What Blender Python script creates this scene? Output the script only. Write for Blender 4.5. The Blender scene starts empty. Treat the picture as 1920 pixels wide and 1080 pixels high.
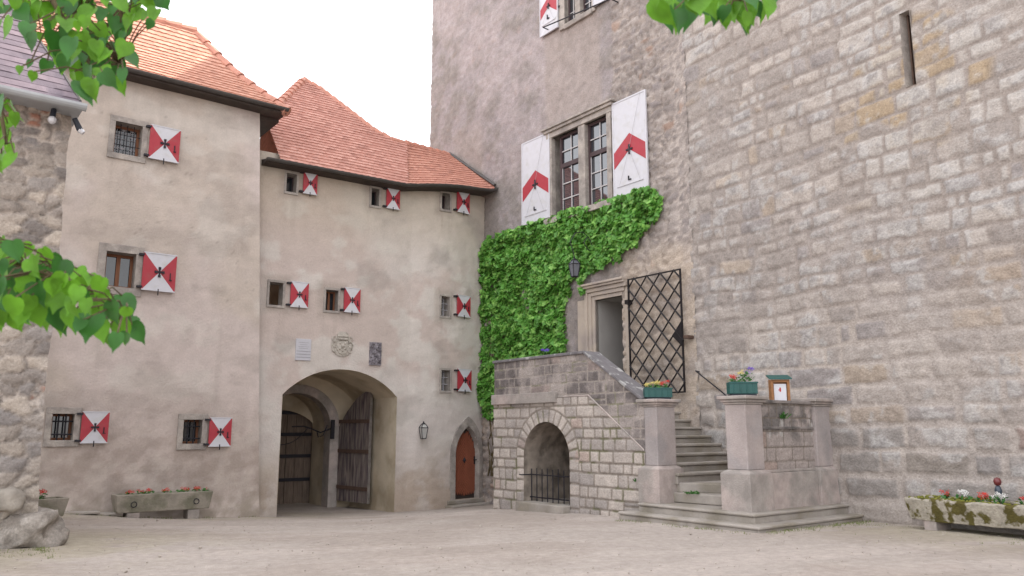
import bpy, math, random
import numpy as np
from mathutils import Vector, Matrix
random.seed(7)
SC = bpy.context.scene
COL = SC.collection
# ------------------------------------------------------------ camera, sky, sun, exposure
FL = 1477.0; PITCH = math.atan(265/FL); CP, SP = math.cos(PITCH), math.sin(PITCH); EYE = 1.5
cam_d = bpy.data.cameras.new('camera'); cam = bpy.data.objects.new('camera', cam_d); COL.objects.link(cam)
cam.location = (0, 0, EYE); cam.rotation_euler = (math.pi/2+PITCH, 0, 0)
cam_d.sensor_width = 36; cam_d.lens = FL/1920*36; cam_d.clip_end = 2000; cam_d.clip_start = .05
cam_d.dof.use_dof = True; cam_d.dof.focus_distance = 17; cam_d.dof.aperture_fstop = 5.0
SC.camera = cam
SC.view_settings.view_transform = 'Standard'; SC.view_settings.look = 'None'
SC.view_settings.exposure = 1.72; SC.view_settings.gamma = 1
SUN_AZ = math.radians(62); SUN_EL = math.radians(50)       # azimuth clockwise from +Y
world = bpy.data.worlds.new('World'); SC.world = world; world.use_nodes = True
wn = world.node_tree.nodes; wl = world.node_tree.links
for n in list(wn): wn.remove(n)
wo = wn.new('ShaderNodeOutputWorld'); bg = wn.new('ShaderNodeBackground'); bg.inputs[1].default_value = .12
sky = wn.new('ShaderNodeTexSky'); sky.sky_type = 'NISHITA'; sky.sun_disc = False
sky.sun_elevation = SUN_EL; sky.sun_rotation = SUN_AZ; sky.dust_density = 3
tc = wn.new('ShaderNodeTexCoord'); cn = wn.new('ShaderNodeTexNoise'); cn.inputs['Scale'].default_value = 2.2
cn.inputs['Detail'].default_value = 5
cr = wn.new('ShaderNodeMapRange'); cr.inputs[1].default_value = .3; cr.inputs[2].default_value = .7
cr.inputs[3].default_value = .74; cr.inputs[4].default_value = .97
mx = wn.new('ShaderNodeMix'); mx.data_type = 'RGBA'; mx.inputs[7].default_value = (6.5, 6.5, 6.62, 1)
wl.new(tc.outputs['Generated'], cn.inputs['Vector']); wl.new(cn.outputs[0], cr.inputs[0]); wl.new(cr.outputs[0], mx.inputs[0])
wl.new(sky.outputs[0], mx.inputs[6]); wl.new(mx.outputs[2], bg.inputs[0]); wl.new(bg.outputs[0], wo.inputs[0])
sd = bpy.data.lights.new('sun', 'SUN'); sd.energy = 2.4; sd.angle = math.radians(.6); sd.color = (1, .93, .84)
sun = bpy.data.objects.new('sun', sd); COL.objects.link(sun)
SUNV = Vector((math.sin(SUN_AZ)*math.cos(SUN_EL), math.cos(SUN_AZ)*math.cos(SUN_EL), math.sin(SUN_EL)))
sun.rotation_euler = SUNV.to_track_quat('Z', 'Y').to_euler(); sun.location = (30, -10, 40)

# ------------------------------------------------------------ helpers: plan geometry
def ray(px, py):
    u, v = px-960, py-540
    return (u, FL*CP+v*SP, FL*SP-v*CP)
class Surf:
    """vertical surface over a plan polyline; s runs to the right, normals face the court"""
    def __init__(self, pts, s0=0.0):
        self.p = np.array(pts, float); d = np.diff(self.p, axis=0); L = np.hypot(d[:,0], d[:,1])
        self.S = np.concatenate([[0], np.cumsum(L)])+s0
        t = d/L[:,None]; nn = np.stack([t[:,1], -t[:,0]], 1)
        vn = np.vstack([nn[:1], (nn[1:]+nn[:-1])/2, nn[-1:]]); self.n = vn/np.linalg.norm(vn, axis=1)[:,None]
    def xy(self, s, o=0.0):
        s = np.asarray(s, float); x = np.interp(s, self.S, self.p[:,0]); y = np.interp(s, self.S, self.p[:,1])
        nx = np.interp(s, self.S, self.n[:,0]); ny = np.interp(s, self.S, self.n[:,1])
        return x+nx*o, y+ny*o
    def pt(self, s, z, o=0.0):
        x, y = self.xy(s, o); return Vector((float(x), float(y), float(z)))
    def hit(self, px, py, o=0.0):
        rx, ry, rz = ray(px, py); ss = np.linspace(self.S[0], self.S[-1], 6000); x, y = self.xy(ss, o)
        g = np.where(y > .5, x/np.maximum(y, .5)-rx/ry, 1e9); i = int(np.argmin(np.abs(g)))
        return float(ss[i]), float(EYE+rz/ry*y[i])
def line(o, d, s0, s1, n=2):
    return Surf([(o[0]+d[0]*s, o[1]+d[1]*s) for s in np.linspace(s0, s1, n)], s0)
a = (.791, .6118); c = (.6118, -.791)
SA = line((-5.92, 19.1), a, -16, .0)
dB = (.825, .565); G = (-5.63, 19.7)
q0 = (G[0]+dB[0]*3.39, G[1]+dB[1]*3.39); q1 = (-1.60, 22.08); q2 = (-.78, 23.4)
SB = Surf([(G[0]-dB[0]*1.2, G[1]-dB[1]*1.2)]+[tuple((1-t)**2*q0[i]+2*t*(1-t)*q1[i]+t*t*q2[i] for i in (0, 1)) for t in np.linspace(0, 1, 25)], -1.2)
PC = (4.805, 16.01); SCw = line(PC, c, -12.45, -1.297)          # keep, rubble face
S0 = (PC[0]-1.297*c[0], PC[1]-1.297*c[1]); dD = (.5296, -.848)
SD = line(S0, dD, -.4, 24)                                       # keep, ashlar face
PE = (2.59, 14.3); SE = line(PE, c, -4.9, 3)
SF = line((-6.2, 10.7), a, -7, 0)
# ground heights: the court falls towards the gate
GP = np.array([(3.7,12.5,-.02),(6.4,12.6,0),(-.4,18.1,-.25),(-.7,23,-.6),(-5.63,19.7,-.59),(-3.1,21.5,-.65),(-5.9,19.1,-.52),
 (-9.3,16.6,-.13),(-6.2,10.7,0),(0,5,0),(8,8,.04),(-4,8,0),(2.5,14.8,-.07),(0,12,-.02),(-3,15,-.2),(0,-5,0),(12,2,0),(-12,2,0),(-8.5,26,-.7),(-12,12,.05),(-8.0,17.3,-.33),(-7.0,18.0,-.42)])
def _k(r): return r
_n = len(GP); _A = np.zeros((_n+3, _n+3)); _r = np.hypot(GP[:,None,0]-GP[None,:,0], GP[:,None,1]-GP[None,:,1])
_A[:_n,:_n] = np.sqrt(_r**2+.8)+np.eye(_n)*-.0; _A[:_n,_n] = 1; _A[:_n,_n+1:] = GP[:,:2]; _A[_n:,:_n] = _A[:_n,_n:].T
_w = np.linalg.solve(_A, np.concatenate([GP[:,2], [0, 0, 0]]))
def gz(x, y):
    x = np.asarray(x, float); y = np.asarray(y, float); xc = np.clip(x, -16, 14); yc = np.clip(y, -6, 28)
    r = np.sqrt((xc[...,None]-GP[:,0])**2+(yc[...,None]-GP[:,1])**2+.8)
    return np.clip(r@_w[:_n]+_w[_n]+_w[_n+1]*xc+_w[_n+2]*yc, -.8, .3)

# ------------------------------------------------------------ helpers: noise and masonry patterns
def h2(i, j, seed):
    i = i.astype(np.int64); j = j.astype(np.int64)
    n = (i*374761393+j*668265263+seed*1442695041) & 0xffffffff
    n = ((n ^ (n >> 13))*1274126177) & 0xffffffff
    n = ((n ^ (n >> 15))*2246822519) & 0xffffffff
    return ((n ^ (n >> 16)) & 0xffffff)/float(0xffffff)
def vn(x, y, seed=0):
    i = np.floor(x); j = np.floor(y); fx = x-i; fy = y-j; fx = fx*fx*(3-2*fx); fy = fy*fy*(3-2*fy)
    return (h2(i, j, seed)*(1-fx)+h2(i+1, j, seed)*fx)*(1-fy)+(h2(i, j+1, seed)*(1-fx)+h2(i+1, j+1, seed)*fx)*fy
def fbm(x, y, seed=0, o=4):
    t = 0; amp = .5; tot = 0
    for k in range(o):
        t = t+vn(x, y, seed+k*17)*amp; tot += amp; amp *= .55; x = x*2.03+11.3; y = y*2.03-7.1
    return t/tot
def sst(x, lo, hi):
    t = np.clip((x-lo)/(hi-lo), 0, 1); return t*t*(3-2*t)
def voro(x, y, seed, jit=.85):
    i0 = np.floor(x); j0 = np.floor(y); f1 = np.full(x.shape, 9.); f2 = np.full(x.shape, 9.); idv = np.zeros(x.shape)
    for di in (-1, 0, 1):
        for dj in (-1, 0, 1):
            i = i0+di; j = j0+dj
            cx = i+.5+(h2(i, j, seed)-.5)*jit; cy = j+.5+(h2(i, j, seed+5)-.5)*jit
            d = np.hypot(x-cx, y-cy); r = h2(i, j, seed+9)
            m = d < f1; f2 = np.where(m, f1, np.minimum(f2, d)); idv = np.where(m, r, idv); f1 = np.where(m, d, f1)
    return f1, f2, idv
def ashlar(U, Z, seed, z0, z1, hfn, wr, warp=.05, split=.12, u0=-20, u1=20, r=.07, en=1.0):
    """irregular coursed masonry: distance to the nearest joint (m) and three random numbers per stone"""
    rg = random.Random(seed); shp = U.shape; U = U.ravel(); Z = Z.ravel()
    Zw = Z+warp*(fbm(U*.45, Z*.35, seed, 2)-.5)*2+.05*en*(fbm(U*4, Z*4, seed+3, 4)-.5)
    Uw = U+.07*en*(fbm(U*4, Z*4, seed+8, 4)-.5)+.05*(vn(Z*2.2, U*.8, seed+12)-.5)
    zs = [z0]
    while zs[-1] < z1: zs.append(zs[-1]+hfn(zs[-1], rg))
    zs = np.array(zs); ci = np.clip(np.searchsorted(zs, Zw)-1, 0, len(zs)-2)
    D = np.zeros(U.shape); R1 = np.zeros(U.shape); R2 = np.zeros(U.shape); R3 = np.zeros(U.shape)
    for k in range(len(zs)-1):
        m = ci == k
        H = zs[k+1]-zs[k]; us = [u0+rg.random()*.5]
        while us[-1] < u1:
            us.append(us[-1]+H*rg.choice(wr)*rg.uniform(.85, 1.15))
        us = np.array(us); nst = len(us)
        ra = np.array([rg.random() for _ in range(nst)]); rb = np.array([rg.random() for _ in range(nst)]); rc = np.array([rg.random() for _ in range(nst)])
        sp = np.array([rg.uniform(.4, .6) if rg.random() < split else 2. for _ in range(nst)])
        if not m.any(): continue
        j = np.clip(np.searchsorted(us, Uw[m])-1, 0, nst-2)
        fz = (Zw[m]-zs[k])/H; up = fz > sp[j]; spl = sp[j] < 1.5
        zb = np.where(up, zs[k]+sp[j]*H, zs[k]); zt = np.where(spl & ~up, zs[k]+sp[j]*H, zs[k+1])
        dx = np.minimum(Uw[m]-us[j], us[j+1]-Uw[m]); dz = np.minimum(Zw[m]-zb, zt-Zw[m])
        d = np.minimum(dx, dz); cm = (dx < r) & (dz < r)
        d = np.where(cm, r-np.hypot(r-dx, r-dz), d)
        D[m] = d; R1[m] = np.where(up, (ra[j]*7.3) % 1, ra[j]); R2[m] = np.where(up, (rb[j]*5.7) % 1, rb[j]); R3[m] = rc[j]
    return D.reshape(shp), R1.reshape(shp), R2.reshape(shp), R3.reshape(shp)
def lin(r, g, b, k=.86):
    f = lambda v: ((v/255+.055)/1.055)**2.4 if v > 10 else v/255/12.92
    return np.array([f(r), f(g), f(b)])*k
def mixc(c0, c1, t):
    t = np.asarray(t)[..., None]; return c0*(1-t)+c1*t

# ------------------------------------------------------------ helpers: meshes and objects
def place(o, parent):
    COL.objects.link(o)
    if parent is not None:
        o.parent = parent; o.matrix_parent_inverse = Matrix.Translation(-Vector(parent.get('_w', (0, 0, 0)))) if parent.type == 'EMPTY' else Matrix()
    return o
def thing(name, label, cat, loc, group=None):
    o = bpy.data.objects.new(name, None); o.location = loc; o.empty_display_size = .2; COL.objects.link(o)
    o['_w'] = tuple(loc); tagp(o, label, cat, group); return o
def tagp(o, label=None, cat=None, group=None, kind=None):
    if label: o['label'] = label
    if cat: o['category'] = cat
    if group: o['group'] = group
    if kind: o['kind'] = kind
    return o
def fastmesh(name, V, Q, mats, parent=None, col=None, smooth=True, uv=None):
    me = bpy.data.meshes.new(name); V = np.asarray(V, np.float32); Q = np.asarray(Q, np.int32)
    me.vertices.add(len(V)); me.vertices.foreach_set('co', V.ravel())
    me.loops.add(Q.size); me.loops.foreach_set('vertex_index', Q.ravel())
    me.polygons.add(len(Q)); k = Q.shape[1]
    me.polygons.foreach_set('loop_start', np.arange(0, Q.size, k, dtype=np.int32))
    me.polygons.foreach_set('loop_total', np.full(len(Q), k, np.int32))
    me.polygons.foreach_set('use_smooth', np.full(len(Q), smooth, bool))
    me.update(calc_edges=True)
    if col is not None:
        at = me.color_attributes.new('Col', 'FLOAT_COLOR', 'POINT')
        at.data.foreach_set('color', np.concatenate([col, np.ones((len(col), 1))], 1).astype(np.float32).ravel())
    for m in (mats if isinstance(mats, (list, tuple)) else [mats]): me.materials.append(m)
    o = bpy.data.objects.new(name, me); return place(o, parent)
class MB:
    def __init__(self): self.v = []; self.f = []; self.mi = []; self.m = 0
    def add(self, vs, fs):
        b = len(self.v); self.v += [tuple(v) for v in vs]
        for f in fs: self.f.append([b+i for i in f]); self.mi.append(self.m)
        return self
    def hexa(self, p):      # p: 4 bottom, 4 top
        return self.add(p, [(0,3,2,1),(4,5,6,7),(0,1,5,4),(1,2,6,5),(2,3,7,6),(3,0,4,7)])
    def boxs(self, sf, s0, s1, z0, z1, o0, o1):
        P = [sf.pt(s0,z0,o1), sf.pt(s1,z0,o1), sf.pt(s1,z0,o0), sf.pt(s0,z0,o0), sf.pt(s0,z1,o1), sf.pt(s1,z1,o1), sf.pt(s1,z1,o0), sf.pt(s0,z1,o0)]
        return self.hexa(P)
    def box(self, cx, cy, cz, lx, ly, lz, rz=0, taper=1.0):
        P = []
        for z, k in ((-lz/2, taper), (lz/2, 1)):
            for x, y in ((-lx/2,-ly/2),(lx/2,-ly/2),(lx/2,ly/2),(-lx/2,ly/2)):
                x, y = x*k, y*k; P.append((cx+x*math.cos(rz)-y*math.sin(rz), cy+x*math.sin(rz)+y*math.cos(rz), cz+z))
        return self.hexa(P)
    def tube(self, pts, r, n=6, cap=True):
        pts = [Vector(p) for p in pts]; rs = r if isinstance(r, (list, tuple)) else [r]*len(pts); rings = []; prev = None
        b = len(self.v)
        for i, p in enumerate(pts):
            t = (pts[min(i+1, len(pts)-1)]-pts[max(i-1, 0)]).normalized()
            u = t.cross(Vector((0, 0, 1))) if prev is None else (prev-t*prev.dot(t))
            if u.length < 1e-4: u = t.cross(Vector((1, 0, 0)))
            u.normalize(); prev = u; w = t.cross(u)
            for k in range(n):
                an = 2*math.pi*k/n; self.v.append(tuple(p+(u*math.cos(an)+w*math.sin(an))*rs[i]))
        for i in range(len(pts)-1):
            for k in range(n):
                k2 = (k+1) % n; self.f.append([b+i*n+k, b+i*n+k2, b+(i+1)*n+k2, b+(i+1)*n+k]); self.mi.append(self.m)
        if cap:
            self.f.append([b+k for k in reversed(range(n))]); self.mi.append(self.m)
            self.f.append([b+(len(pts)-1)*n+k for k in range(n)]); self.mi.append(self.m)
        return self
    def lathe(self, cen, prof, n=12, sx=1, sy=1):
        b = len(self.v)
        for r, z in prof:
            for k in range(n):
                an = 2*math.pi*k/n; self.v.append((cen[0]+r*sx*math.cos(an), cen[1]+r*sy*math.sin(an), cen[2]+z))
        for i in range(len(prof)-1):
            for k in range(n):
                k2 = (k+1) % n; self.f.append([b+i*n+k, b+i*n+k2, b+(i+1)*n+k2, b+(i+1)*n+k]); self.mi.append(self.m)
        self.f.append([b+k for k in reversed(range(n))]); self.mi.append(self.m)
        self.f.append([b+(len(prof)-1)*n+k for k in range(n)]); self.mi.append(self.m)
        return self
    def prism(self, poly, z0, z1):          # poly ccw in xy
        n = len(poly); b = len(self.v)
        self.v += [(p[0], p[1], z0) for p in poly]+[(p[0], p[1], z1) for p in poly]
        self.f.append([b+i for i in reversed(range(n))]); self.f.append([b+n+i for i in range(n)]); self.mi += [self.m]*2
        for i in range(n):
            j = (i+1) % n; self.f.append([b+i, b+j, b+n+j, b+n+i]); self.mi.append(self.m)
        return self
    def build(self, name, mats, parent=None, smooth=False, bevel=0, loc=None):
        me = bpy.data.meshes.new(name)
        v = self.v if loc is None else [(p[0]-loc[0], p[1]-loc[1], p[2]-loc[2]) for p in self.v]
        me.from_pydata(v, [], self.f); me.update()
        for m in (mats if isinstance(mats, (list, tuple)) else [mats]): me.materials.append(m)
        me.polygons.foreach_set('material_index', self.mi)
        if smooth: me.polygons.foreach_set('use_smooth', [True]*len(me.polygons))
        o = bpy.data.objects.new(name, me)
        if loc is not None: o.location = loc
        if bevel:
            b = o.modifiers.new('bevel', 'BEVEL'); b.width = bevel; b.segments = 2; b.limit_method = 'ANGLE'
        return place(o, parent)

# ------------------------------------------------------------ materials
def mat(name, col, rough=.8, var=.15, scale=6, bump=.0, bscale=30, metal=0, attr=False, spec=.3, trans=0, col2=None, c2scale=3, c2lo=.45, c2hi=.6, detail=6, stretch=None, fine=0):
    m = bpy.data.materials.new(name); m.use_nodes = True; nt = m.node_tree; N = nt.nodes; L = nt.links
    p = N['Principled BSDF']; p.inputs['Roughness'].default_value = rough; p.inputs['Metallic'].default_value = metal
    p.inputs['Specular IOR Level'].default_value = spec
    tx = N.new('ShaderNodeTexCoord'); vec = tx.outputs['Object']
    if stretch:
        mp = N.new('ShaderNodeMapping'); mp.inputs['Scale'].default_value = stretch; L.new(vec, mp.inputs[0]); vec = mp.outputs[0]
    if attr:
        at = N.new('ShaderNodeAttribute'); at.attribute_name = 'Col'; base = at.outputs['Color']
    else:
        rgb = N.new('ShaderNodeRGB'); rgb.outputs[0].default_value = (*col, 1); base = rgb.outputs[0]
    if col2 is not None:
        n2 = N.new('ShaderNodeTexNoise'); n2.inputs['Scale'].default_value = c2scale; n2.inputs['Detail'].default_value = 8; L.new(vec, n2.inputs[0])
        r2 = N.new('ShaderNodeMapRange'); r2.inputs[1].default_value = c2lo; r2.inputs[2].default_value = c2hi; L.new(n2.outputs[0], r2.inputs[0])
        m2 = N.new('ShaderNodeMix'); m2.data_type = 'RGBA'; m2.inputs[7].default_value = (*col2, 1); L.new(r2.outputs[0], m2.inputs[0]); L.new(base, m2.inputs[6]); base = m2.outputs[2]
    ns = N.new('ShaderNodeTexNoise'); ns.inputs['Scale'].default_value = scale; ns.inputs['Detail'].default_value = detail; L.new(vec, ns.inputs[0])
    mr = N.new('ShaderNodeMapRange'); mr.inputs[1].default_value = .3; mr.inputs[2].default_value = .7; mr.inputs[3].default_value = 1-var; mr.inputs[4].default_value = 1+var
    L.new(ns.outputs[0], mr.inputs[0]); fac = mr.outputs[0]
    if fine:
        nf = N.new('ShaderNodeTexNoise'); nf.inputs['Scale'].default_value = 28; nf.inputs['Detail'].default_value = 6; nf.inputs['Roughness'].default_value = .75; L.new(tx.outputs['Object'], nf.inputs[0])
        mf = N.new('ShaderNodeMapRange'); mf.inputs[1].default_value = .3; mf.inputs[2].default_value = .7; mf.inputs[3].default_value = 1-fine; mf.inputs[4].default_value = 1+fine
        L.new(nf.outputs[0], mf.inputs[0]); mm = N.new('ShaderNodeMath'); mm.operation = 'MULTIPLY'; L.new(fac, mm.inputs[0]); L.new(mf.outputs[0], mm.inputs[1]); fac = mm.outputs[0]
    vm = N.new('ShaderNodeVectorMath'); vm.operation = 'SCALE'; L.new(base, vm.inputs[0]); L.new(fac, vm.inputs['Scale'])
    L.new(vm.outputs[0], p.inputs['Base Color'])
    if bump:
        nb = N.new('ShaderNodeTexNoise'); nb.inputs['Scale'].default_value = bscale; nb.inputs['Detail'].default_value = 5; L.new(vec, nb.inputs[0])
        bp = N.new('ShaderNodeBump'); bp.inputs['Strength'].default_value = bump; bp.inputs['Distance'].default_value = .02; L.new(nb.outputs[0], bp.inputs['Height']); L.new(bp.outputs[0], p.inputs['Normal'])
    if trans:
        out = N['Material Output']; tb = N.new('ShaderNodeBsdfTranslucent'); L.new(vm.outputs[0], tb.inputs[0])
        ms = N.new('ShaderNodeMixShader'); ms.inputs[0].default_value = trans; L.new(p.outputs[0], ms.inputs[1]); L.new(tb.outputs[0], ms.inputs[2]); L.new(ms.outputs[0], out.inputs[0])
    return m
C3 = lambda r, g, b, k=.86: tuple(lin(r, g, b, k))
M = {}
M['wall'] = mat('masonry', (1,1,1), .92, .10, 4, .8, 30, attr=True, spec=.15, fine=.24)
M['plaster'] = mat('lime_plaster', (1,1,1), .93, .05, 3, .5, 20, attr=True, spec=.12, fine=.08)
M['surround'] = mat('window_stone', C3(158,150,144), .9, .18, 6, .5, 35, spec=.15, fine=.15, col2=C3(178,169,161), c2scale=2.5)
M['stone'] = mat('dressed_granite', C3(164,156,150), .9, .16, 5, .45, 40, spec=.15, col2=C3(184,170,164), c2scale=2, fine=.1)
M['step'] = mat('worn_step_stone', C3(172,164,156), .88, .15, 4, .35, 35, spec=.2, col2=C3(148,140,128), c2scale=2, fine=.08)
M['stain'] = mat('weathered_stone', C3(142,134,130), .9, .2, 4, .5, 35, col2=C3(95,92,90), c2scale=3, c2lo=.5, c2hi=.64, fine=.12)
M['coping'] = mat('lichen_coping_stone', C3(122,118,120), .9, .15, 8, .4, 40, col2=C3(172,170,168), c2scale=4, c2lo=.57, c2hi=.62, fine=.1)
M['tile'] = mat('clay_roof_tile', (1,1,1), .8, .08, 9, .2, 50, attr=True, spec=.25)
M['ridge'] = mat('clay_ridge_tile', C3(200,144,126), .8, .18, 6, .2, 50)
M['slate'] = mat('purple_slate', (1,1,1), .7, .12, 9, .2, 50, attr=True)
M['zinc'] = mat('zinc_gutter', C3(176,180,184), .45, .08, 5, metal=.3)
M['darkgutter'] = mat('dark_gutter_metal', C3(84,80,78), .5, .12, 5, metal=.2)
M['soffit'] = mat('dark_roof_timber', C3(74,64,60), .8, .2, 5, .2)
M['white'] = mat('white_shutter_paint', C3(210,209,215), .55, .03, 8, .1, 60, spec=.35, col2=C3(200,198,198), c2scale=5, c2lo=.52, c2hi=.75)
M['red'] = mat('red_shutter_paint', C3(176,56,68), .5, .08, 6, .1, 60, spec=.35, col2=C3(160,70,74), c2scale=6, c2lo=.52, c2hi=.7)
M['iron'] = mat('wrought_iron', C3(52,50,56), .55, .15, 12, metal=.4)
M['irongate'] = mat('dark_gate_iron', C3(38,34,36), .5, .2, 12, metal=.2)
M['glass'] = mat('window_glass', C3(34,38,44), .08, .2, 4, spec=.8)
M['glassbig'] = mat('mirror_window_glass', C3(50,54,62), .03, .1, 4, spec=1.0, metal=.0)
M['glassbig'].node_tree.nodes['Principled BSDF'].inputs['IOR'].default_value = 1.75
M['dark'] = mat('shade_backing', C3(18,18,20), .9)  # near-black colour standing in for the shade inside openings
M['brownframe'] = mat('brown_window_wood', C3(134,88,62), .6, .15, 6, stretch=(8,8,1))
M['greyframe'] = mat('pale_window_frame', C3(168,166,170), .6, .08)
M['sash'] = mat('dark_sash_paint', C3(76,60,62), .5, .1)
M['muntin'] = mat('white_glazing_bar', C3(196,192,192), .5, .05)
M['oldwood'] = mat('weathered_gate_boards', C3(134,122,116), .85, .3, 2, .5, 10, stretch=(10,10,1), col2=C3(90,80,84), c2scale=1.5)
M['darkwood'] = mat('dark_oak_boards', C3(124,108,96), .8, .25, 3, .4, 12, stretch=(8,8,1))
M['rustrail'] = mat('rusty_strap', C3(98,78,68), .8, .2, 8)
M['doorwood'] = mat('red_brown_door_wood', C3(150,88,66), .6, .1, 4, .15, 20)
M['mortarplaster'] = mat('vault_plaster', C3(204,190,168), .93, .14, 1.5, .35, 10, col2=C3(180,164,140), c2scale=1.2)
M['greyplaster'] = mat('grey_reveal_plaster', C3(168,164,160), .93, .06, 2, .2, 15)
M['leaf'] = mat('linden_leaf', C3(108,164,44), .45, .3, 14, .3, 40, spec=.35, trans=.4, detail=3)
M['leafdark'] = mat('dark_linden_leaf', C3(60,116,44), .4, .3, 14, spec=.4, trans=.35)  # darker leaf tone, picked leaf by leaf at random
M['ivy'] = mat('ivy_leaf', C3(96,154,62), .45, .3, 5, spec=.35, trans=.2)
M['ivy2'] = mat('highlight_ivy_leaf', C3(140,190,92), .42, .25, 5, spec=.4, trans=.25)  # paler leaf colour that puts highlights into the ivy
M['stem'] = mat('twig_bark', C3(96,84,60), .85, .2, 12)
M['rock'] = mat('rough_granite_rock', C3(166,158,150), .93, .25, 4, 1.2, 9, col2=C3(134,126,118), c2scale=5, fine=.3)
M['bark'] = mat('linden_bark', C3(92,84,74), .95, .3, 8, .8, 20, stretch=(3,3,.6))
M['flowerleaf'] = mat('bedding_plant_leaf', C3(72,122,58), .6, .3, 20, trans=.2)
M['redflower'] = mat('red_petals', C3(206,58,48), .6, .15, 20, trans=.2)
M['whiteflower'] = mat('white_petals', C3(228,226,222), .6, .05, 20, trans=.2)
M['yellowflower'] = mat('yellow_petals', C3(214,196,110), .6, .1, 20, trans=.2)
M['purpleflower'] = mat('purple_petals', C3(104,64,190), .6, .1, 20, trans=.2)
M['soil'] = mat('potting_soil', C3(70,56,44), .95, .3, 20, .6, 30)
M['green'] = mat('green_plastic', C3(24,84,80), .45, .12, 6, spec=.5)
M['darkplastic'] = mat('dark_tray_plastic', C3(44,48,58), .5)
M['boxwood'] = mat('oiled_box_wood', C3(158,112,74), .6, .15, 5, stretch=(2,2,10))
M['paper'] = mat('notice_paper', C3(226,226,232), .7, .02)
M['redmark'] = mat('red_print', C3(200,50,44), .7)
M['greymark'] = mat('grey_print', C3(150,150,156), .7)
M['plaque'] = mat('pale_marble_plaque', C3(200,198,204), .6, .05, 5)
M['plaqueline'] = mat('plaque_recess', C3(158,156,160), .7)
M['relief'] = mat('grey_carved_stone', C3(150,144,150), .9, .35, 14, .8, 25, col2=C3(112,106,112), c2scale=9)
M['crest'] = mat('limewashed_relief', C3(192,184,174), .9, .1, 10, .4, 25, col2=C3(160,152,142), c2scale=8, c2lo=.52, c2hi=.7)
M['troughmoss'] = mat('mossy_granite', C3(170,162,148), .92, .18, 7, .8, 30, col2=C3(92,84,44), c2scale=4.5, c2lo=.5, c2hi=.56, fine=.15)
M['trough'] = mat('trough_sandstone', C3(156,148,136), .92, .16, 5, .5, 30, col2=C3(128,124,108), c2scale=3, fine=.1)
M['moss'] = mat('moss_cushion', C3(120,120,52), .95, .3, 20, .8, 40)
M['lampglass'] = mat('lantern_glass', C3(186,184,180), .2, .05, spec=.6)
M['dimglass'] = mat('darker_lantern_glass', C3(110,112,120), .25, .05, spec=.6)  # darker glass tone for the lantern before the ivy
M['bulb'] = mat('clear_lamp_dome', C3(200,200,205), .15, .05, spec=.8)
M['ceramic'] = mat('brown_glazed_ball', C3(110,48,48), .3, .2, 12, spec=.5)
M['ceramic2'] = mat('blue_glazed_figure', C3(60,70,82), .3, .2, 12, spec=.5)
M['grass'] = mat('grass_blades', C3(124,134,78), .8, .25, 3, trans=.2)
M['pebble'] = mat('pebble_stone', C3(178,168,158), .9, .2, 6)

# ------------------------------------------------------------ wall surface builder
def axis(lo, hi, res, edges):
    n = max(2, int((hi-lo)/res)); g = list(np.linspace(lo, hi, n+1)); e = sorted(x for x in edges if lo < x < hi)
    g = [x for x in g if all(abs(x-y) > res*.45 for y in e) or x in (g[0], g[-1])]
    return np.array(sorted(set(g+e)))
def wall(name, sf, s0, s1, z0, z1, res, hf, m, parent, holes=(), arches=(), ztop=None, sright=None):
    us = axis(s0, s1, res, [h[0] for h in holes]+[h[1] for h in holes]+[x for ar in arches for x in ar['edges']])
    zs = axis(z0, z1, res, [h[2] for h in holes]+[h[3] for h in holes])
    U, Z = np.meshgrid(us, zs); nu, nz = len(us), len(zs)
    if ztop is not None:
        T = ztop(U); Z = z0+(Z-z0)*(T-z0)/(z1-z0)
    if sright is not None:
        U = U+sright(Z)*sst(U, s1-1.2, s1)
    uc = (U[:-1,:-1]+U[1:,1:])/2; zc = (Z[:-1,:-1]+Z[1:,1:])/2; rem = np.zeros(uc.shape, bool)
    for h in holes: rem |= (uc > h[0]) & (uc < h[1]) & (zc > h[2]) & (zc < h[3])
    for ar in arches:
        r = ar['inside'](uc, zc); rem |= r
        near = np.zeros(U.shape, int); kept = np.zeros(U.shape, int)
        for di in (0, 1):
            for dj in (0, 1):
                near[di:nz-1+di, dj:nu-1+dj] += r; kept[di:nz-1+di, dj:nu-1+dj] += ~r
        b = (near > 0) & (kept > 0)
        if ar.get('snap'): U2, Z2 = ar['snap'](U, Z); U = np.where(b, U2, U); Z = np.where(b, Z2, Z)
    H, col = hf(U, Z)
    x, y = sf.xy(U, 0); nx = np.interp(U, sf.S, sf.n[:,0]); ny = np.interp(U, sf.S, sf.n[:,1])
    V = np.stack([x+nx*H, y+ny*H, Z], -1).reshape(-1, 3)
    idx = np.arange(nu*nz).reshape(nz, nu); k = ~rem
    Q = np.stack([idx[:-1,:-1][k], idx[:-1,1:][k], idx[1:,1:][k], idx[1:,:-1][k]], 1)
    return fastmesh(name, V, Q, m, parent, col.reshape(-1, 3))

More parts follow.
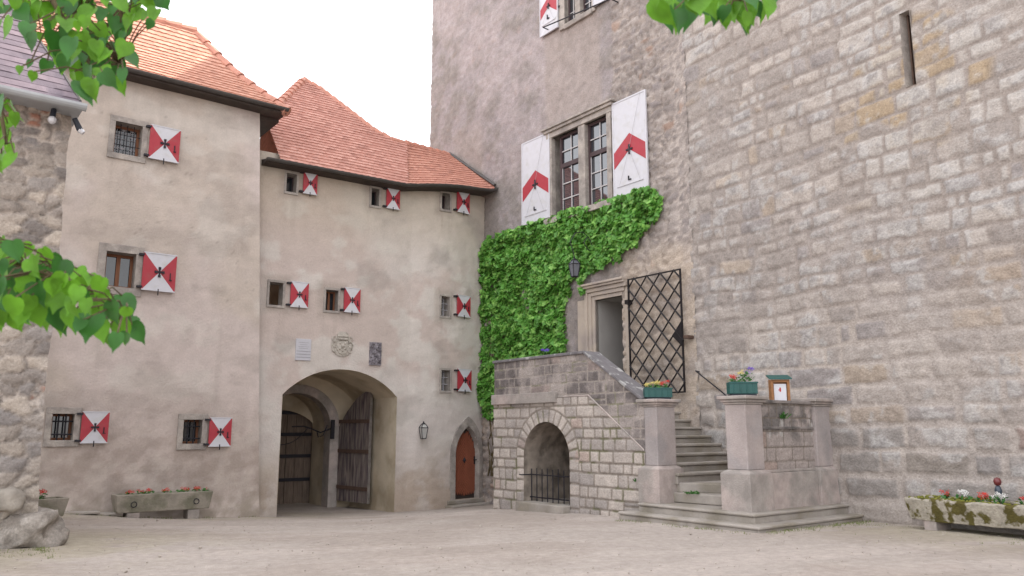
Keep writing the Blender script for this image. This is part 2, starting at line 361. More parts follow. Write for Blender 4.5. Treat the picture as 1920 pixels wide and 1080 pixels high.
# ------------------------------------------------------------ wall patterns
def stains(col, U, Z, rects):
    nz = fbm(U*6, Z*.6, 35, 4)
    for (a0, a1, b0, b1) in rects:      # weathering: runs below each sill, grubby patch round each opening
        dx = np.maximum(np.maximum(a0-U, U-a1), 0); below = (Z < b0)
        run = np.exp(-dx/.10)*sst(-(b0-Z), -1.5, -.1)*below*sst(nz, .40, .62); d = np.maximum(dx, np.maximum(np.maximum(b0-Z, Z-b1), 0))
        col = mixc(col, lin(150,138,128), run*.3); col = mixc(col, lin(166,154,144), sst(-d-.10*(nz-.5), -.30, -.08)*.55)
    return col
def pat_plasterA(U, Z):
    base = lin(194,181,175,.99); n1 = fbm(U*.35, Z*.35, 3, 4); n2 = fbm(U*1.3+4, Z*1.6, 8, 5); n3 = fbm(U*6, Z*7, 12, 3)
    col = mixc(base, lin(184,172,158,.98), sst(n1, .42, .6)*.55); col = mixc(col, lin(200,192,184,.98), sst(n2, .5, .64)*.55)
    col = mixc(col, lin(164,152,144), sst(fbm(U*.8, Z*1.9, 21, 5), .52, .66)*.35); col = stains(col, U, Z, winA)
    low = sst(-Z, -2.8, -.4); n5 = fbm(U*3.2, Z*4.2, 15, 4); col = mixc(col, lin(182,166,156), low*.6); col = mixc(col, lin(152,138,126), low*sst(n5, .50, .62)*.38); col = mixc(col, lin(202,190,180), low*sst(-n5, -.44, -.34)*.5); col = mixc(col, lin(148,140,124), sst(-Z, -.5, .3)*sst(n5, .35, .55)*.45)
    str_ = sst(fbm(U*3.5, Z*.3, 31, 3), .6, .78); col = mixc(col, lin(158,148,140), str_*.18); ck = np.abs(fbm(U*.9, Z*.9, 33, 5)-.5); col = col*(1-.22*sst(-ck, -.004, 0)*sst(n1, .45, .6))[..., None]
    col = col*(1+(n3-.5)*.18)[..., None]
    h = (n1-.5)*.05+(n2-.5)*(.022+.035*low)+(n3-.5)*(.006+.022*low)+sst(-Z, -.1, .55)*.05
    return h, col
def pat_plasterB(U, Z):
    base = lin(196,187,181,.99); n1 = fbm(U*.4+9, Z*.4, 43, 4); n2 = fbm(U*1.5, Z*1.7, 48, 5); n3 = fbm(U*5, Z*9, 52, 3)
    col = mixc(base, lin(190,174,166,.95), sst(n1, .45, .62)*.8); col = mixc(col, lin(200,193,186,.98), sst(n2, .48, .62)*.75)
    top = sst(Z, 5.6, 7.8); col = mixc(col, lin(182,168,146), top*.5)
    low = sst(-Z, -1.4, .3); n5 = fbm(U*3.2, Z*4.2, 55, 4); col = mixc(col, lin(150,134,120), low*sst(n5, .48, .6)*.36); col = mixc(col, lin(200,188,176), low*sst(-n5, -.44, -.34)*.5); col = mixc(col, lin(170,152,136), low*sst(n2, .42, .6)*.8); col = mixc(col, lin(178,162,148), low*.4)
    dk = sst(fbm(U*.9, Z*1.1, 61, 4), .58, .75); col = mixc(col, lin(158,150,144), dk*.4); col = stains(col, U, Z, [w[0] for w in wB])
    col = col*(1+(n3-.5)*.10)[..., None]; cur = sst(U, 3.0, 4.2)
    h = (n1-.5)*.05+(n2-.5)*.03*(1+cur)+(n3-.5)*(.008+.016*cur+.015*low)+sst(-Z, -.1, .6)*.03
    return h, col
def pat_rubble(U, Z):
    uw = U+.10*(fbm(U*2, Z*2, 71, 3)-.5); zw = Z+.08*(fbm(U*2+5, Z*2, 72, 3)-.5)
    f1, f2, r = voro(uw/.33, zw/.20, 73, .72); f1b, f2b, rb = voro(uw/.20+3, zw/.15, 77)
    big = sst(vn(U*.9, Z*.9, 74), .40, .5); e = np.where(big > .5, (f2-f1)*.22, (f2b-f1b)*.15); rr = np.where(big > .5, r, rb)
    st = sst(e, .012, .05)
    n1 = fbm(U*.45, Z*.5, 81, 4); n2 = fbm(U*2.2, Z*2.2, 85, 5); n3 = fbm(U*9, Z*9, 88, 3)
    # render coat still covers most of the upper left; bare rubble near the seam, round the window and low down
    bare = sst(U, -4.0, -3.1)*1.7+sst(-np.abs(U+7.6), -3.2, -1.0)*sst(-Z, -6.6, -4.8)*.9+sst(-Z, -3.3, -2.6)*.25
    bare = bare*(.45+1.1*(fbm(U*.8, Z*.8, 91, 3)))
    bare = np.clip(sst(bare+.55*(n1-.5)+.3*(n2-.5), .32, .6), 0, 1)
    stone = mixc(lin(140,131,127), lin(174,164,158), rr); stone = mixc(stone, lin(178,160,144), sst(-Z, -6.2, -4.6)*sst((rr*3.3) % 1, .3, .6)*.6); stone = mixc(stone, lin(136,128,128), sst((rr*9.7) % 1, .8, .9)*.6)
    stone = mixc(stone, lin(168,134,112), sst((rr*5.3) % 1, .94, .96)*.5)
    mort = mixc(lin(196,184,176), lin(172,161,154), sst(n2, .4, .6)); mort = mort*(.62+.38*sst(e, .0, .016))[..., None]  # joint centres darkened, shadow put into the mortar colour
    sc = mixc(mort, stone, st)
    ren = mixc(lin(162,153,153), lin(146,138,134), sst(n2, .42, .60)); ren = mixc(ren, lin(180,168,168), sst(n1, .5, .68)*.7)
    patch = sst(-np.abs(U+5.2+.5*(n1-.5)), -1.1, -.9)*sst(Z, 9.6, 10)+sst(-np.abs(U+10.2), -1.1, -.6)*sst(-Z, -11.5, -10.5)*sst(Z, 7.5, 8.3)
    ren = mixc(ren, lin(166,154,148), np.clip(patch, 0, 1)*.8)
    ren = mixc(ren, stone, st*.25*(1-np.clip(patch, 0, 1)))
    lowr = sst(-Z, -3.6, -3.0)*sst(U, -7.2, -6.2); 
    gate_ = sst(U, -3.6, -3.2)*sst(-Z, -6.0, -5.2); sc = mixc(sc, lin(196,180,164), gate_*(.35+.5*sst(n2, .42, .6)))
    col = mixc(ren, sc, bare); col = col*(1+(n3-.5)*.22)[..., None]
    h = st*(.06*bare*(.3+.7*sst(-U, 1.5, 2.0))+.018*(1-bare)*(1-np.clip(patch,0,1)))+((n2-.5)*.07+(n1-.5)*.05)*(.2+.8*sst(-U, 1.35, 1.9))+(n3-.5)*.03
    return h, col
slit = {}
def pat_ashlar(U, Z):
    hf = lambda z, rg: rg.uniform(.36, .42) if z < 2.1 else (rg.uniform(.28, .4) if z < 4 else rg.uniform(.23, .42))
    D, r1, r2, r3 = ashlar(U, Z, 5, -.9, 14.5, hf, [.8, 1.1, 1.4, 1.8, 2.2, 2.6], .13, .0, r=.05)
    D = D-.030*r2*(r1 > .3)-.05*(fbm(U*3.3, Z*3.3, 119, 3)-.5)*(.4+r3)
    n1 = fbm(U*.4, Z*.4, 101, 3); n2 = fbm(U*2.4, Z*2.6, 105, 5); n3 = fbm(U*10, Z*10, 108, 4)
    jw = .012+.02*sst(n1, .4, .7)+.02*(vn(U*3, Z*3, 118)-.3); st = sst(D+.03*(n2-.5), jw-.006, jw+.030)
    s = mixc(lin(160,151,145), lin(188,178,170), r1)
    s = mixc(s, lin(146,140,140), sst(r2, .82, .88)*.6); s = mixc(s, lin(176,158,138), sst(r3, .90, .94)*.55)
    near = np.exp(-((U-slit.get('u', 5))**2/1.3+(Z-slit.get('z', 9)+.6)**2/1.2))
    s = mixc(s, lin(174,154,128), sst(near+.6*(r2-.5), .38, .48)*.85); s = mixc(s, lin(164,112,98), sst(r3, .9985, .999)*.6)
    lowr = sst(-Z, -1.9, -1.5)*sst(r1, .45, .6); s = mixc(s, lin(126,122,120), lowr*.6)
    och = sst(U, 5.0, 6.4)*sst(-np.abs(Z-3.2), -1.3, -.5); s = mixc(s, lin(168,150,132), och*sst(r2, .45, .6)*.7)
    up = sst(Z, 4.2, 5.5)*sst(U, 3.5, 5); s = mixc(s, lin(192,187,182), up*sst(r1, .4, .7)*.6)
    s = mixc(s, lin(192,188,185), sst(n2, .52, .64)*.7); s = mixc(s, lin(128,123,122), sst(n2*.5+n3*.5, .56, .68)*.5)
    m = mixc(lin(162,152,145), lin(188,177,168), sst(-Z, -4.5, -2.4)); m = mixc(m, lin(166,157,152), sst(n1, .45, .6)*.5)
    smear = sst(n1*.4+fbm(U*1.1, Z*1.1, 131, 4)*.6, .50, .64)*.55*(1-.6*sst(-Z, -3.6, -2))
    col = mixc(m, s, st*(1-smear)+smear*.35); col = col*(1+(n3-.5)*.22)[..., None]
    h = st*(.012+.012*r1)*(1-.7*smear)+st*np.minimum(D, .10)*.05+(n2-.5)*.055+(n3-.5)*.035
    return h, col
def pat_barn(U, Z):
    uw = U+.1*(fbm(U*2, Z*2, 141, 3)-.5); zw = Z+.06*(fbm(U*2+5, Z*2, 142, 3)-.5)
    f1, f2, r = voro(uw/.30, zw/.19, 143, .7); f1b, f2b, rb = voro(uw/.16+3, zw/.11, 147)
    big = vn(U*1.6, Z*1.6, 144) > .33; e = np.where(big, (f2-f1)*.26, (f2b-f1b)*.12); rr = np.where(big, r, rb); st = sst(e, .01, .05)
    n2 = fbm(U*2.6, Z*2.6, 145, 5); n3 = fbm(U*10, Z*10, 148, 4)
    s = mixc(lin(124,117,113), lin(180,168,156), rr); s = mixc(s, lin(132,128,128), sst((rr*7.7) % 1, .7, .8)*.6)
    s = mixc(s, lin(164,108,84), ((~big) & ((rb*13.1) % 1 > .80))*.7)
    m = mixc(lin(198,186,176), lin(166,156,148), sst(n2, .42, .62)); col = mixc(m, s, st); col = col*(1-.28*sst(-np.abs(e-.022), -.014, -.002))[..., None]
    col = mixc(col, lin(170,162,156), sst(fbm(U*.9, Z*.9, 151, 3), .54, .66)*.3)
    low = sst(-Z, -1.0, -.2); col = mixc(col, lin(170,162,150), low*.5)
    col = col*(1+(n3-.5)*.25)[..., None]
    return st*.045+(n2-.5)*.025+(n3-.5)*.035, col
NI = {}
def pat_stair(U, Z):
    hf = lambda z, rg: rg.uniform(.19, .26)
    D, r1, r2, r3 = ashlar(U, Z, 9, -.9, 4, hf, [1.2, 1.5, 1.9, 2.3, 1.0], .02, .02, r=.025, en=.25)
    n1 = fbm(U*.6, Z*.6, 161, 3); n2 = fbm(U*2.6, Z*2.6, 165, 5); n3 = fbm(U*12, Z*12, 168, 3)
    uc, zc, R = NI['uc'], NI['zs'], NI['R']; RO = R+.27
    rr = np.hypot(U-uc, Z-zc); an = np.arctan2(Z-zc, U-uc); k = 15; f = (an/math.pi*k); fi = np.floor(f); fr = f-fi
    dv = np.minimum(np.minimum(fr, 1-fr)*math.pi*rr/k, np.minimum(RO-rr, rr-R+.05)); ring = (rr < RO) & (Z >= zc)
    jf = (Z-zc)/.24; fj = jf-np.floor(jf); jam = (np.abs(U-uc) < RO) & (Z < zc) 
    dj = np.minimum(np.minimum(fj, 1-fj)*.24, np.minimum(RO-np.abs(U-uc), np.abs(U-uc)-R+.05))
    lo = sst(-(Z-NI['ledge'](U)), -.02, .02)
    D = np.where(ring, dv, D); r1 = np.where(ring, h2(fi, fi*0, 3), r1); D = np.where(ring, D, np.minimum(D, np.where(Z >= zc, np.abs(rr-RO), 9)))
    D = np.where(jam, dj, D); r1 = np.where(jam, h2(np.floor(jf), np.sign(U-uc), 5), r1)
    st = sst(D+.008*(n2-.5), .004, .022+.012*lo)
    s = mixc(lin(172,163,157), lin(200,189,180), r1); s = mixc(s, lin(190,158,144), sst(r2, .93, .95)*.5*(1-lo*.3))
    s = mixc(s, lin(148,142,140), sst(r3, .8, .9)*.5)
    up = 1-lo; s = mixc(s, lin(156,146,142), up*.6); s = mixc(s, lin(92,86,86), up*np.clip(sst(fbm(U*1.6, Z*.9, 177, 4), .47, .6)*.9+sst(n2, .54, .66)*.5+sst(r3, .8, .86)*.25, 0, 1)*.78)
    m = mixc(lin(168,158,150), lin(140,130,120), lo*.8); col = mixc(m, s, st); 
    mossj = (1-st)*sst(fbm(U*3, Z*3, 171, 3), .58, .66); col = mixc(col, lin(104,108,66), mossj*.6)
    col = col*(1+(n3-.5)*.2)[..., None]
    h = st*(.008+.014*lo)+(n2-.5)*.02*(.5+lo)+(n3-.5)*.012
    return h, col

# ------------------------------------------------------------ repeated building pieces
def rect_px(sf, tl, tr, bl, br, o=0.0):
    P = [sf.hit(*p, o) for p in (tl, tr, bl, br)]
    return ((P[0][0]+P[2][0])/2, (P[1][0]+P[3][0])/2, (P[2][1]+P[3][1])/2, (P[0][1]+P[1][1])/2)
def shutter(sf, R, parent, kind='cross', latch=True, proud=.07):
    s0, s1, z0, z1 = R; w = s1-s0; h = z1-z0; o = proud; th = .035
    P = lambda u, v, oo: sf.pt(s0+w*u, z0+h*v, oo)
    if kind == 'cross':
        mb = MB(); f = o+th
        cs = [(0,0),(1,0),(1,1),(0,1)]; F_ = [P(u, v, f) for u, v in cs]; Bk = [P(u, v, o) for u, v in cs]
        cen = P(.5, .5, f); mb.m = 0
        mb.add([F_[0], F_[1], cen], [(0,1,2)]); mb.add([F_[2], F_[3], cen], [(0,1,2)])
        mb.m = 1; mb.add([F_[1], F_[2], cen], [(0,1,2)]); mb.add([F_[3], F_[0], cen], [(0,1,2)])
        mb.m = 0; mb.add(Bk, [(3,2,1,0)])
        for i in range(4):
            j = (i+1) % 4; mb.m = 1 if i in (1, 3) else 0; mb.add([Bk[i], Bk[j], F_[j], F_[i]], [(0,1,2,3)])
        mb.m = 0; ew = .012                                 # thin white edge moulding
        for (u0, u1, v0, v1) in ((0,1,0,.03),(0,1,.97,1)):
            mb.boxs(sf, s0+w*u0, s0+w*u1, z0+h*v0, z0+h*v1, f-.004, f+.010)
        sh = mb.build('shutter', [M['white'], M['red']], parent)
        ir = MB(); cs0 = (s0+s1)/2; cz = (z0+z1)/2; k = min(w, h)*.11
        ir.boxs(sf, cs0-k, cs0+k, cz-k*.22, cz+k*.22, f, f+.02); ir.boxs(sf, cs0-k*.22, cs0+k*.22, cz-k*1.15, cz+k*1.15, f+.002, f+.022)
        for du, dv in ((-k,0),(k,0),(0,k*1.15),(0,-k*1.15)): ir.boxs(sf, cs0+du-k*.35, cs0+du+k*.35, cz+dv-k*.35, cz+dv+k*.35, f+.003, f+.024)
        ir.build('iron_cross', M['iron'], sh)
        if latch:
            lt = MB(); lu = s0+w*.83; lt.boxs(sf, lu-.010, lu+.010, z0+h*.30, z0+h*.50, f, f+.02); lt.boxs(sf, lu-.02, lu+.035, z0+h*.30, z0+h*.325, f+.003, f+.028); lt.build('latch', M['iron'], sh)
        st = MB(); st.boxs(sf, cs0-.010, cs0+.010, z0-.11*min(1,h), z0+.05, f, f+.015); st.build('catch', M['iron'], sh)
        for v in (.08, .92):
            hg = MB(); hg.boxs(sf, s0-.09, s0+.02, z0+h*v-.022, z0+h*v+.022, .01, o+th+.006); hg.build('hinge', M['iron'], sh)
    else:                                                    # tall shutter with chevron
        mb = MB(); mb.m = 0; mb.boxs(sf, s0, s1, z0, z1, o, o+th)
        f = o+th; ap = kind[1]; hb = kind[2]; lo_ = kind[3]   # apex height, band height, drop at the edges
        mb.m = 1; t0 = .001
        for (ua, ub, va, vb) in ((0, .5, ap-lo_, ap), (.5, 1, ap, ap-lo_)):
            q = [P(ua, va-hb, f+t0), P(ub, vb-hb, f+t0), P(ub, vb, f+t0), P(ua, va, f+t0), P(ua, va-hb, f+t0+.004), P(ub, vb-hb, f+t0+.004), P(ub, vb, f+t0+.004), P(ua, va, f+t0+.004)]
            mb.add(q, [(0,1,2,3),(4,5,6,7),(0,1,5,4),(2,3,7,6),(0,3,7,4),(1,2,6,5)])
        mb.m = 0
        for (u0, u1, v0, v1) in ((0,1,0,.015),(0,1,.985,1),(0,.035,.015,.985),(.965,1,.015,.985)):
            mb.boxs(sf, s0+w*u0, s0+w*u1, z0+h*v0, z0+h*v1, f-.002, f+.012)
        mb.boxs(sf, s0+w*.12, s0+w*.88, z0+h*.095, z0+h*.115, f, f+.02)
        sh = mb.build('shutter', [M['white'], M['red']], parent)
        ir = MB(); cs0 = s0+w*.5; cz = z0+h*(ap-hb+.0); k = w*.09
        ir.boxs(sf, cs0-k, cs0+k, cz-k*.2, cz+k*.2, f+.006, f+.03); ir.boxs(sf, cs0-k*.2, cs0+k*.2, cz-k*1.2, cz+k*1.2, f+.008, f+.032); ir.build('iron_cross', M['iron'], sh)
        rd = MB(); rd.tube([P(.5, ap-hb, f+.03), P(.86, .985, f+.03)] if kind[4] > 0 else [P(.5, ap-hb, f+.03), P(.8, .97, f+.03)], .004, 4)
        for dx in (.2, .8): rd.tube([P(.5, ap-hb, f+.025), P(dx, .11, f+.025)], .0035, 4)
        rd.build('stay_rod', M['greyframe'], sh)
        lt = MB(); lt.boxs(sf, cs0-.05, cs0+.035, z0+h*.135, z0+h*.145, f, f+.03); lt.boxs(sf, cs0-.055, cs0-.035, z0+h*.135, z0+h*.18, f+.002, f+.032); lt.build('latch', M['iron'], sh)
        for v in (.2, .85):
            hg = MB(); e = s1 if kind[4] < 0 else s0; hg.boxs(sf, e-.05, e+.05, z0+h*v-.03, z0+h*v+.03, .02, o+.02); hg.build('hinge', M['iron'], sh)
    return sh
def reveal(mb, sf, R, depth, back=False):
    s0, s1, z0, z1 = R; A = [sf.pt(s0,z0,.03), sf.pt(s1,z0,.03), sf.pt(s1,z1,.03), sf.pt(s0,z1,.03)]; B = [sf.pt(s0,z0,-depth), sf.pt(s1,z0,-depth), sf.pt(s1,z1,-depth), sf.pt(s0,z1,-depth)]
    mb.add(A+B, [(0,1,5,4),(1,2,6,5),(2,3,7,6),(3,0,4,7)]+([(4,5,6,7)] if back else []))
def small_window(sf, R, parent, style, bw=.12, depth=.34):
    s0, s1, z0, z1 = R; mb = MB()
    mb.boxs(sf, s0-bw, s1+bw, z1, z1+bw*1.1, -.02, .034); mb.boxs(sf, s0-bw, s1+bw, z0-bw*1.1, z0, -.02, .034)
    mb.boxs(sf, s0-bw, s0, z0, z1, -.02, .032); mb.boxs(sf, s1, s1+bw, z0, z1, -.02, .032)
    reveal(mb, sf, R, depth)
    win = mb.build('window', M['surround'], parent, bevel=.008)
    fm = {'brown': 'brownframe', 'grey': 'greyframe', 'lead': 'brownframe', 'bars': 'brownframe', 'open': 'soffit', 'grid': 'greyframe', 'dark': 'sash'}[style]
    o = -depth+.06; fw = min(.06, (s1-s0)*.12)
    if style == 'open':
        bk = MB(); bk.boxs(sf, s0-.05, s1+.05, z0-.05, z1+.05, -depth-1.2, -depth-1.1); bk.build('shade_backing', M['dark'], win)  # black panel painted as the shade of the room behind
    else:
        fr = MB()
        for q in ((s0, s0+fw, z0, z1), (s1-fw, s1, z0, z1), (s0+fw, s1-fw, z0, z0+fw), (s0+fw, s1-fw, z1-fw, z1)): fr.boxs(sf, *q, o-.03, o+.02)
        if style == 'brown': m_ = (s0+s1)/2; fr.boxs(sf, m_-fw*.7, m_+fw*.7, z0+fw, z1-fw, o-.03, o+.025)
        fr.build('frame', M[fm], win)
        pn = MB(); pn.boxs(sf, s0+fw*.5, s1-fw*.5, z0+fw*.5, z1-fw*.5, o-.025, o-.012); pn.build('pane', M['glass'], win)
    if style == 'lead':
        ld = MB(); nx, nz = 6, 5
        for i in range(1, nx): x = s0+(s1-s0)*i/nx; ld.boxs(sf, x-.005, x+.005, z0+fw, z1-fw, o-.011, o-.004)
        for i in range(1, nz): z = z0+(z1-z0)*i/nz; ld.boxs(sf, s0+fw, s1-fw, z-.005, z+.005, o-.010, o-.003)
        for i in range(nx):
            for j in range(nz):
                if random.random() < .35:
                    x = s0+(s1-s0)*(i+.5)/nx; z = z0+(z1-z0)*(j+.5)/nz; r = .035; ps = [sf.pt(x+r*math.cos(t), z+r*math.sin(t), o-.008) for t in np.linspace(0, 2*math.pi, 9)[:-1]]; ld.add(ps, [tuple(range(8))])
        ld.build('leading', M['greyframe'], win)
        br = MB()
        for i in (1, 2, 3): x = s0+(s1-s0)*i/4; br.tube([sf.pt(x, z0, -.14), sf.pt(x, z1, -.14)], .009, 5)
        for i in (1, 2): z = z0+(z1-z0)*i/3; br.tube([sf.pt(s0, z, -.125), sf.pt(s1, z, -.125)], .009, 5)
        br.build('window_grille', M['iron'], win)
    if style in ('bars', 'grid'):
        g = MB(); nx = 3 if style == 'bars' else 2; nz = 3; r = .017 if style == 'bars' else .012
        for i in range(1, nx): x = s0+(s1-s0)*i/nx; g.tube([sf.pt(x, z0, -.13), sf.pt(x, z1, -.13)], r, 6)
        for i in ((.22, .72) if style == 'bars' else (.33, .66)): z = z0+(z1-z0)*i; g.tube([sf.pt(s0, z, -.105), sf.pt(s1, z, -.105)], r, 6)
        g.build('window_grille', M['iron'] if style == 'bars' else M['greyframe'], win)
    return win
def tiles(name, mp, u0, u1, v1, inside, m, parent, tw=.18, row=.165, cols=None, scal=.03, seed=0, step=.024):
    """plain-tile covering as one surface: mp(u, v) gives the roof plane, rows overlap with rounded tails"""
    nr = int(v1/row)+1; nu = int((u1-u0)/tw*4)+1; us = np.linspace(u0, u1, nu)
    fr = np.array([0, .03, .5, .97]); vs = (np.arange(nr)[:,None]+fr[None]).ravel()*row; hh = np.tile(np.array([step, step*.98, step*.55, 0.0]), nr)
    rowi = np.repeat(np.arange(nr), 4)
    U, V = np.meshgrid(us, vs); Rw = np.broadcast_to(rowi[:,None], U.shape); H = np.broadcast_to(hh[:,None], U.shape).copy()
    ft = U/tw+.5*(Rw % 2); ti = np.floor(ft); fr_ = ft-ti; sc = scal*(2*np.abs(fr_-.5))**2.2
    k = np.broadcast_to(np.tile(np.array([1, 1, .5, 0.0]), nr)[:,None], U.shape)
    kn = np.broadcast_to(np.tile(np.array([0, 0, 0, 1.0]), nr)[:,None], U.shape)      # last line of a row meets the next tail
    ftn = U/tw+.5*((Rw+1) % 2); scn = scal*(2*np.abs(ftn-np.floor(ftn)-.5))**2.2
    VV = V+sc*k+scn*kn; rnd = h2(ti, Rw, 201+seed)
    H += (rnd-.5)*.010*k
    X = mp(U.ravel(), VV.ravel()); e = .02; Xu = mp(U.ravel()+e, VV.ravel()); Xv = mp(U.ravel(), VV.ravel()+e)
    N_ = np.cross(Xu-X, Xv-X); N_ /= np.maximum(np.linalg.norm(N_, axis=1), 1e-9)[:,None]; P = X+N_*(H.ravel()+.02)[:,None]
    c0, c1, c2 = cols; col = mixc(c0, c1, rnd.ravel()); col = mixc(col, c2, sst(h2(ti, Rw, 207+seed), .8, .95).ravel()*.6)
    n1 = fbm(U.ravel()*.7, V.ravel()*.7, 211+seed, 3); col = mixc(col, c2, sst(n1, .5, .75)*.35)
    idx = np.arange(U.size).reshape(U.shape); uc = (U[:-1,:-1]+U[1:,1:])/2; vc = (V[:-1,:-1]+V[1:,1:])/2
    kk = inside(uc, vc)
    Q = np.stack([idx[:-1,:-1][kk], idx[:-1,1:][kk], idx[1:,1:][kk], idx[1:,:-1][kk]], 1)
    return fastmesh(name, P, Q, m, parent, col, smooth=False)
def ridge_tiles(pts, parent, r=.12, L=.36, name='ridge_tiles', m=None):
    mb = MB(); pts = [Vector(p) for p in pts]; acc = []
    for i in range(len(pts)-1):
        d = pts[i+1]-pts[i]; n = max(1, round(d.length/L))
        for k in range(n): acc.append((pts[i]+d*(k/n), pts[i]+d*((k+1)/n)))
    for p, q in acc:
        d = (q-p).normalized(); q = q+d*.04; p2 = p-d*.02
        mb.tube([p2+Vector((0,0,-.035)), p2+(q-p2)*.12+Vector((0,0,-.03)), q+Vector((0,0,-.05))], [r*1.12, r*1.05, r*.84], 10)
    return mb.build(name, m or M['ridge'], parent)
def gutter(path, parent, r=.085, m=None, name='gutter', drop=.02, n=8):
    """half-round channel swept along the eave"""
    V = []; F_ = []; pts = [Vector(p) for p in path]
    for i, p in enumerate(pts):
        t = pts[min(i+1, len(pts)-1)]-pts[max(i-1, 0)]; t.z = 0; t.normalize(); u = Vector((t.y, -t.x, 0))
        for k in range(n+1): an = math.pi*k/n; V.append(p+u*math.cos(an)*r-Vector((0,0,1))*math.sin(an)*r)
        for k in range(n+1): an = math.pi*k/n; V.append(p+u*math.cos(an)*(r-.012)-Vector((0,0,1))*math.sin(an)*(r-.012)+Vector((0,0,.002)))
    w = 2*(n+1)
    for i in range(len(pts)-1):
        for k in range(n):
            F_.append((i*w+k, i*w+k+1, (i+1)*w+k+1, (i+1)*w+k)); F_.append((i*w+n+2+k, i*w+n+1+k, (i+1)*w+n+1+k, (i+1)*w+n+2+k))
        for k in (0, n): F_.append((i*w+k, (i+1)*w+k, (i+1)*w+n+1+k, i*w+n+1+k))
    for i in (0, len(pts)-1):
        F_.append(tuple(i*w+k for k in range(n+1)))
    mb = MB(); mb.add(V, F_); return mb.build(name, m or M['darkgutter'], parent)

# ============================================================ GROUND
def build_ground():
    xs = np.concatenate([np.linspace(-300,-30,12)[:-1], np.linspace(-30,-15,16)[:-1], np.linspace(-15,14,340), np.linspace(14,40,20)[1:], np.linspace(40,300,12)[1:]])
    ys = np.concatenate([np.linspace(-300,-20,12)[:-1], np.linspace(-20,4,16)[:-1], np.linspace(4,26,330), np.linspace(26,40,12)[1:], np.linspace(40,400,12)[1:]])
    X, Y = np.meshgrid(xs, ys); Z = gz(X, Y)
    n1 = fbm(X*.5, Y*.5, 301, 4); n2 = fbm(X*2.5, Y*2.5, 305, 4); n3 = fbm(X*12, Y*12, 309, 2)
    tr = fbm(X*.25+Y*.1, Y*1.6-X*.5, 311, 4)
    Z = Z+(n1-.5)*.035+(n2-.5)*.018+(n3-.5)*.008
    col = mixc(lin(186,175,167), lin(174,162,153), sst(n1, .4, .65)); col = mixc(col, lin(190,178,170), sst(tr, .48, .62)*.35); col = mixc(col, lin(164,154,145), sst(tr, .54, .42)*.25)
    # distance to the walls: trampled centre, greener and duller edges
    e = np.full(X.shape, 9.)
    for sf in (SA, SD, SF):
        p = sf.p[0]; q = sf.p[-1]; d = q-p; t = np.clip(((X-p[0])*d[0]+(Y-p[1])*d[1])/(d@d), 0, 1); e = np.minimum(e, np.hypot(X-p[0]-t*d[0], Y-p[1]-t*d[1]))
    g = sst(-e, -3.2, -.6)*sst(n2*.6+n1*.4, .36, .56); col = mixc(col, lin(166,158,134), g*.5)
    col = col*(1+(n3-.5)*.16+(n2-.5)*.12)[..., None]
    idx = np.arange(X.size).reshape(X.shape)
    Q = np.stack([idx[:-1,:-1].ravel(), idx[:-1,1:].ravel(), idx[1:,1:].ravel(), idx[1:,:-1].ravel()], 1)
    o = fastmesh('ground', np.stack([X, Y, Z], -1).reshape(-1, 3), Q, mat('sandy_gravel', (1,1,1), .95, .10, 9, .6, 60, attr=True, spec=.1, fine=.12), None, col.reshape(-1, 3))
    tagp(o, 'pale sandy gravel courtyard sloping gently to the gate', None, None, 'structure')
build_ground()

# ============================================================ LEFT PLASTERED HOUSE (A)
houseA = thing('plastered_house', 'tall beige plastered house left of the archway with orange tiled hip roof', 'house', (-8.5, 17.2, 0))
winA = [rect_px(SA, (216,227),(267,238),(213,286),(263,295)), rect_px(SA, (198,470),(254,478),(196,536),(252,541)),
        rect_px(SA, (97.6,776),(139.7,776),(95,825.5),(136,825.5)), rect_px(SA, (344,787),(378.5,787),(342,832),(377,832))]
shA = [rect_px(SA, (281,235),(336.5,246.5),(276,298),(333,309)), rect_px(SA, (268,472.5),(330,480.5),(262.5,544),(325,550.5)),
       rect_px(SA, (152.7,771.5),(204,771.5),(148.3,831),(199.3,831)), rect_px(SA, (390.4,782.5),(431.6,783),(388.5,837),(430.2,837.5))]
zA = SA.hit(497, 213)[1]; print('house A wall top z', zA, 'px left', [SA.hit(x, y) for x, y in ((130,200),(250,140),(503,215),(487,968),(497,440))])
wall('wall', SA, -11, 0, -1, zA+.25, .055, pat_plasterA, M['plaster'], houseA, holes=winA, sright=lambda Z: -.055*np.clip(Z+.6, 0, 12))
for R, st in zip(winA, ('lead', 'brown', 'bars', 'bars')): small_window(SA, R, houseA, st, .12 if st != 'brown' else .16)
for R in shA: shutter(SA, R, houseA)
mb = MB()      # end wall, plus an unseen core sheet added to block light
P = [SA.pt(-.08,-1,-.02), SA.pt(-.58,zA+.2,-.02), SA.pt(-.58,zA+.2,-7), SA.pt(-.08,-1,-7)]
mb.add(P+[SA.pt(-.9,-1,-.6), SA.pt(-.9,zA+.2,-.6), SA.pt(-.9,zA+.2,-7), SA.pt(-.9,-1,-7), SA.pt(-15,-1,-.6), SA.pt(-15,zA+.2,-.6)], [(0,1,2,3),(4,8,9,5)])
mb.build('end_wall', M['greyplaster'], houseA)
# roof
oE = .36; sK, zK = SA.hit(553, 207, oE); sK0, zK0 = SA.hit(90, 93, oE); print('eave A', sK, zK, sK0, zK0)
K = SA.pt(sK, zK, oE); bdir = Vector((-c[0], -c[1], 0)); adir = Vector((a[0], a[1], 0))
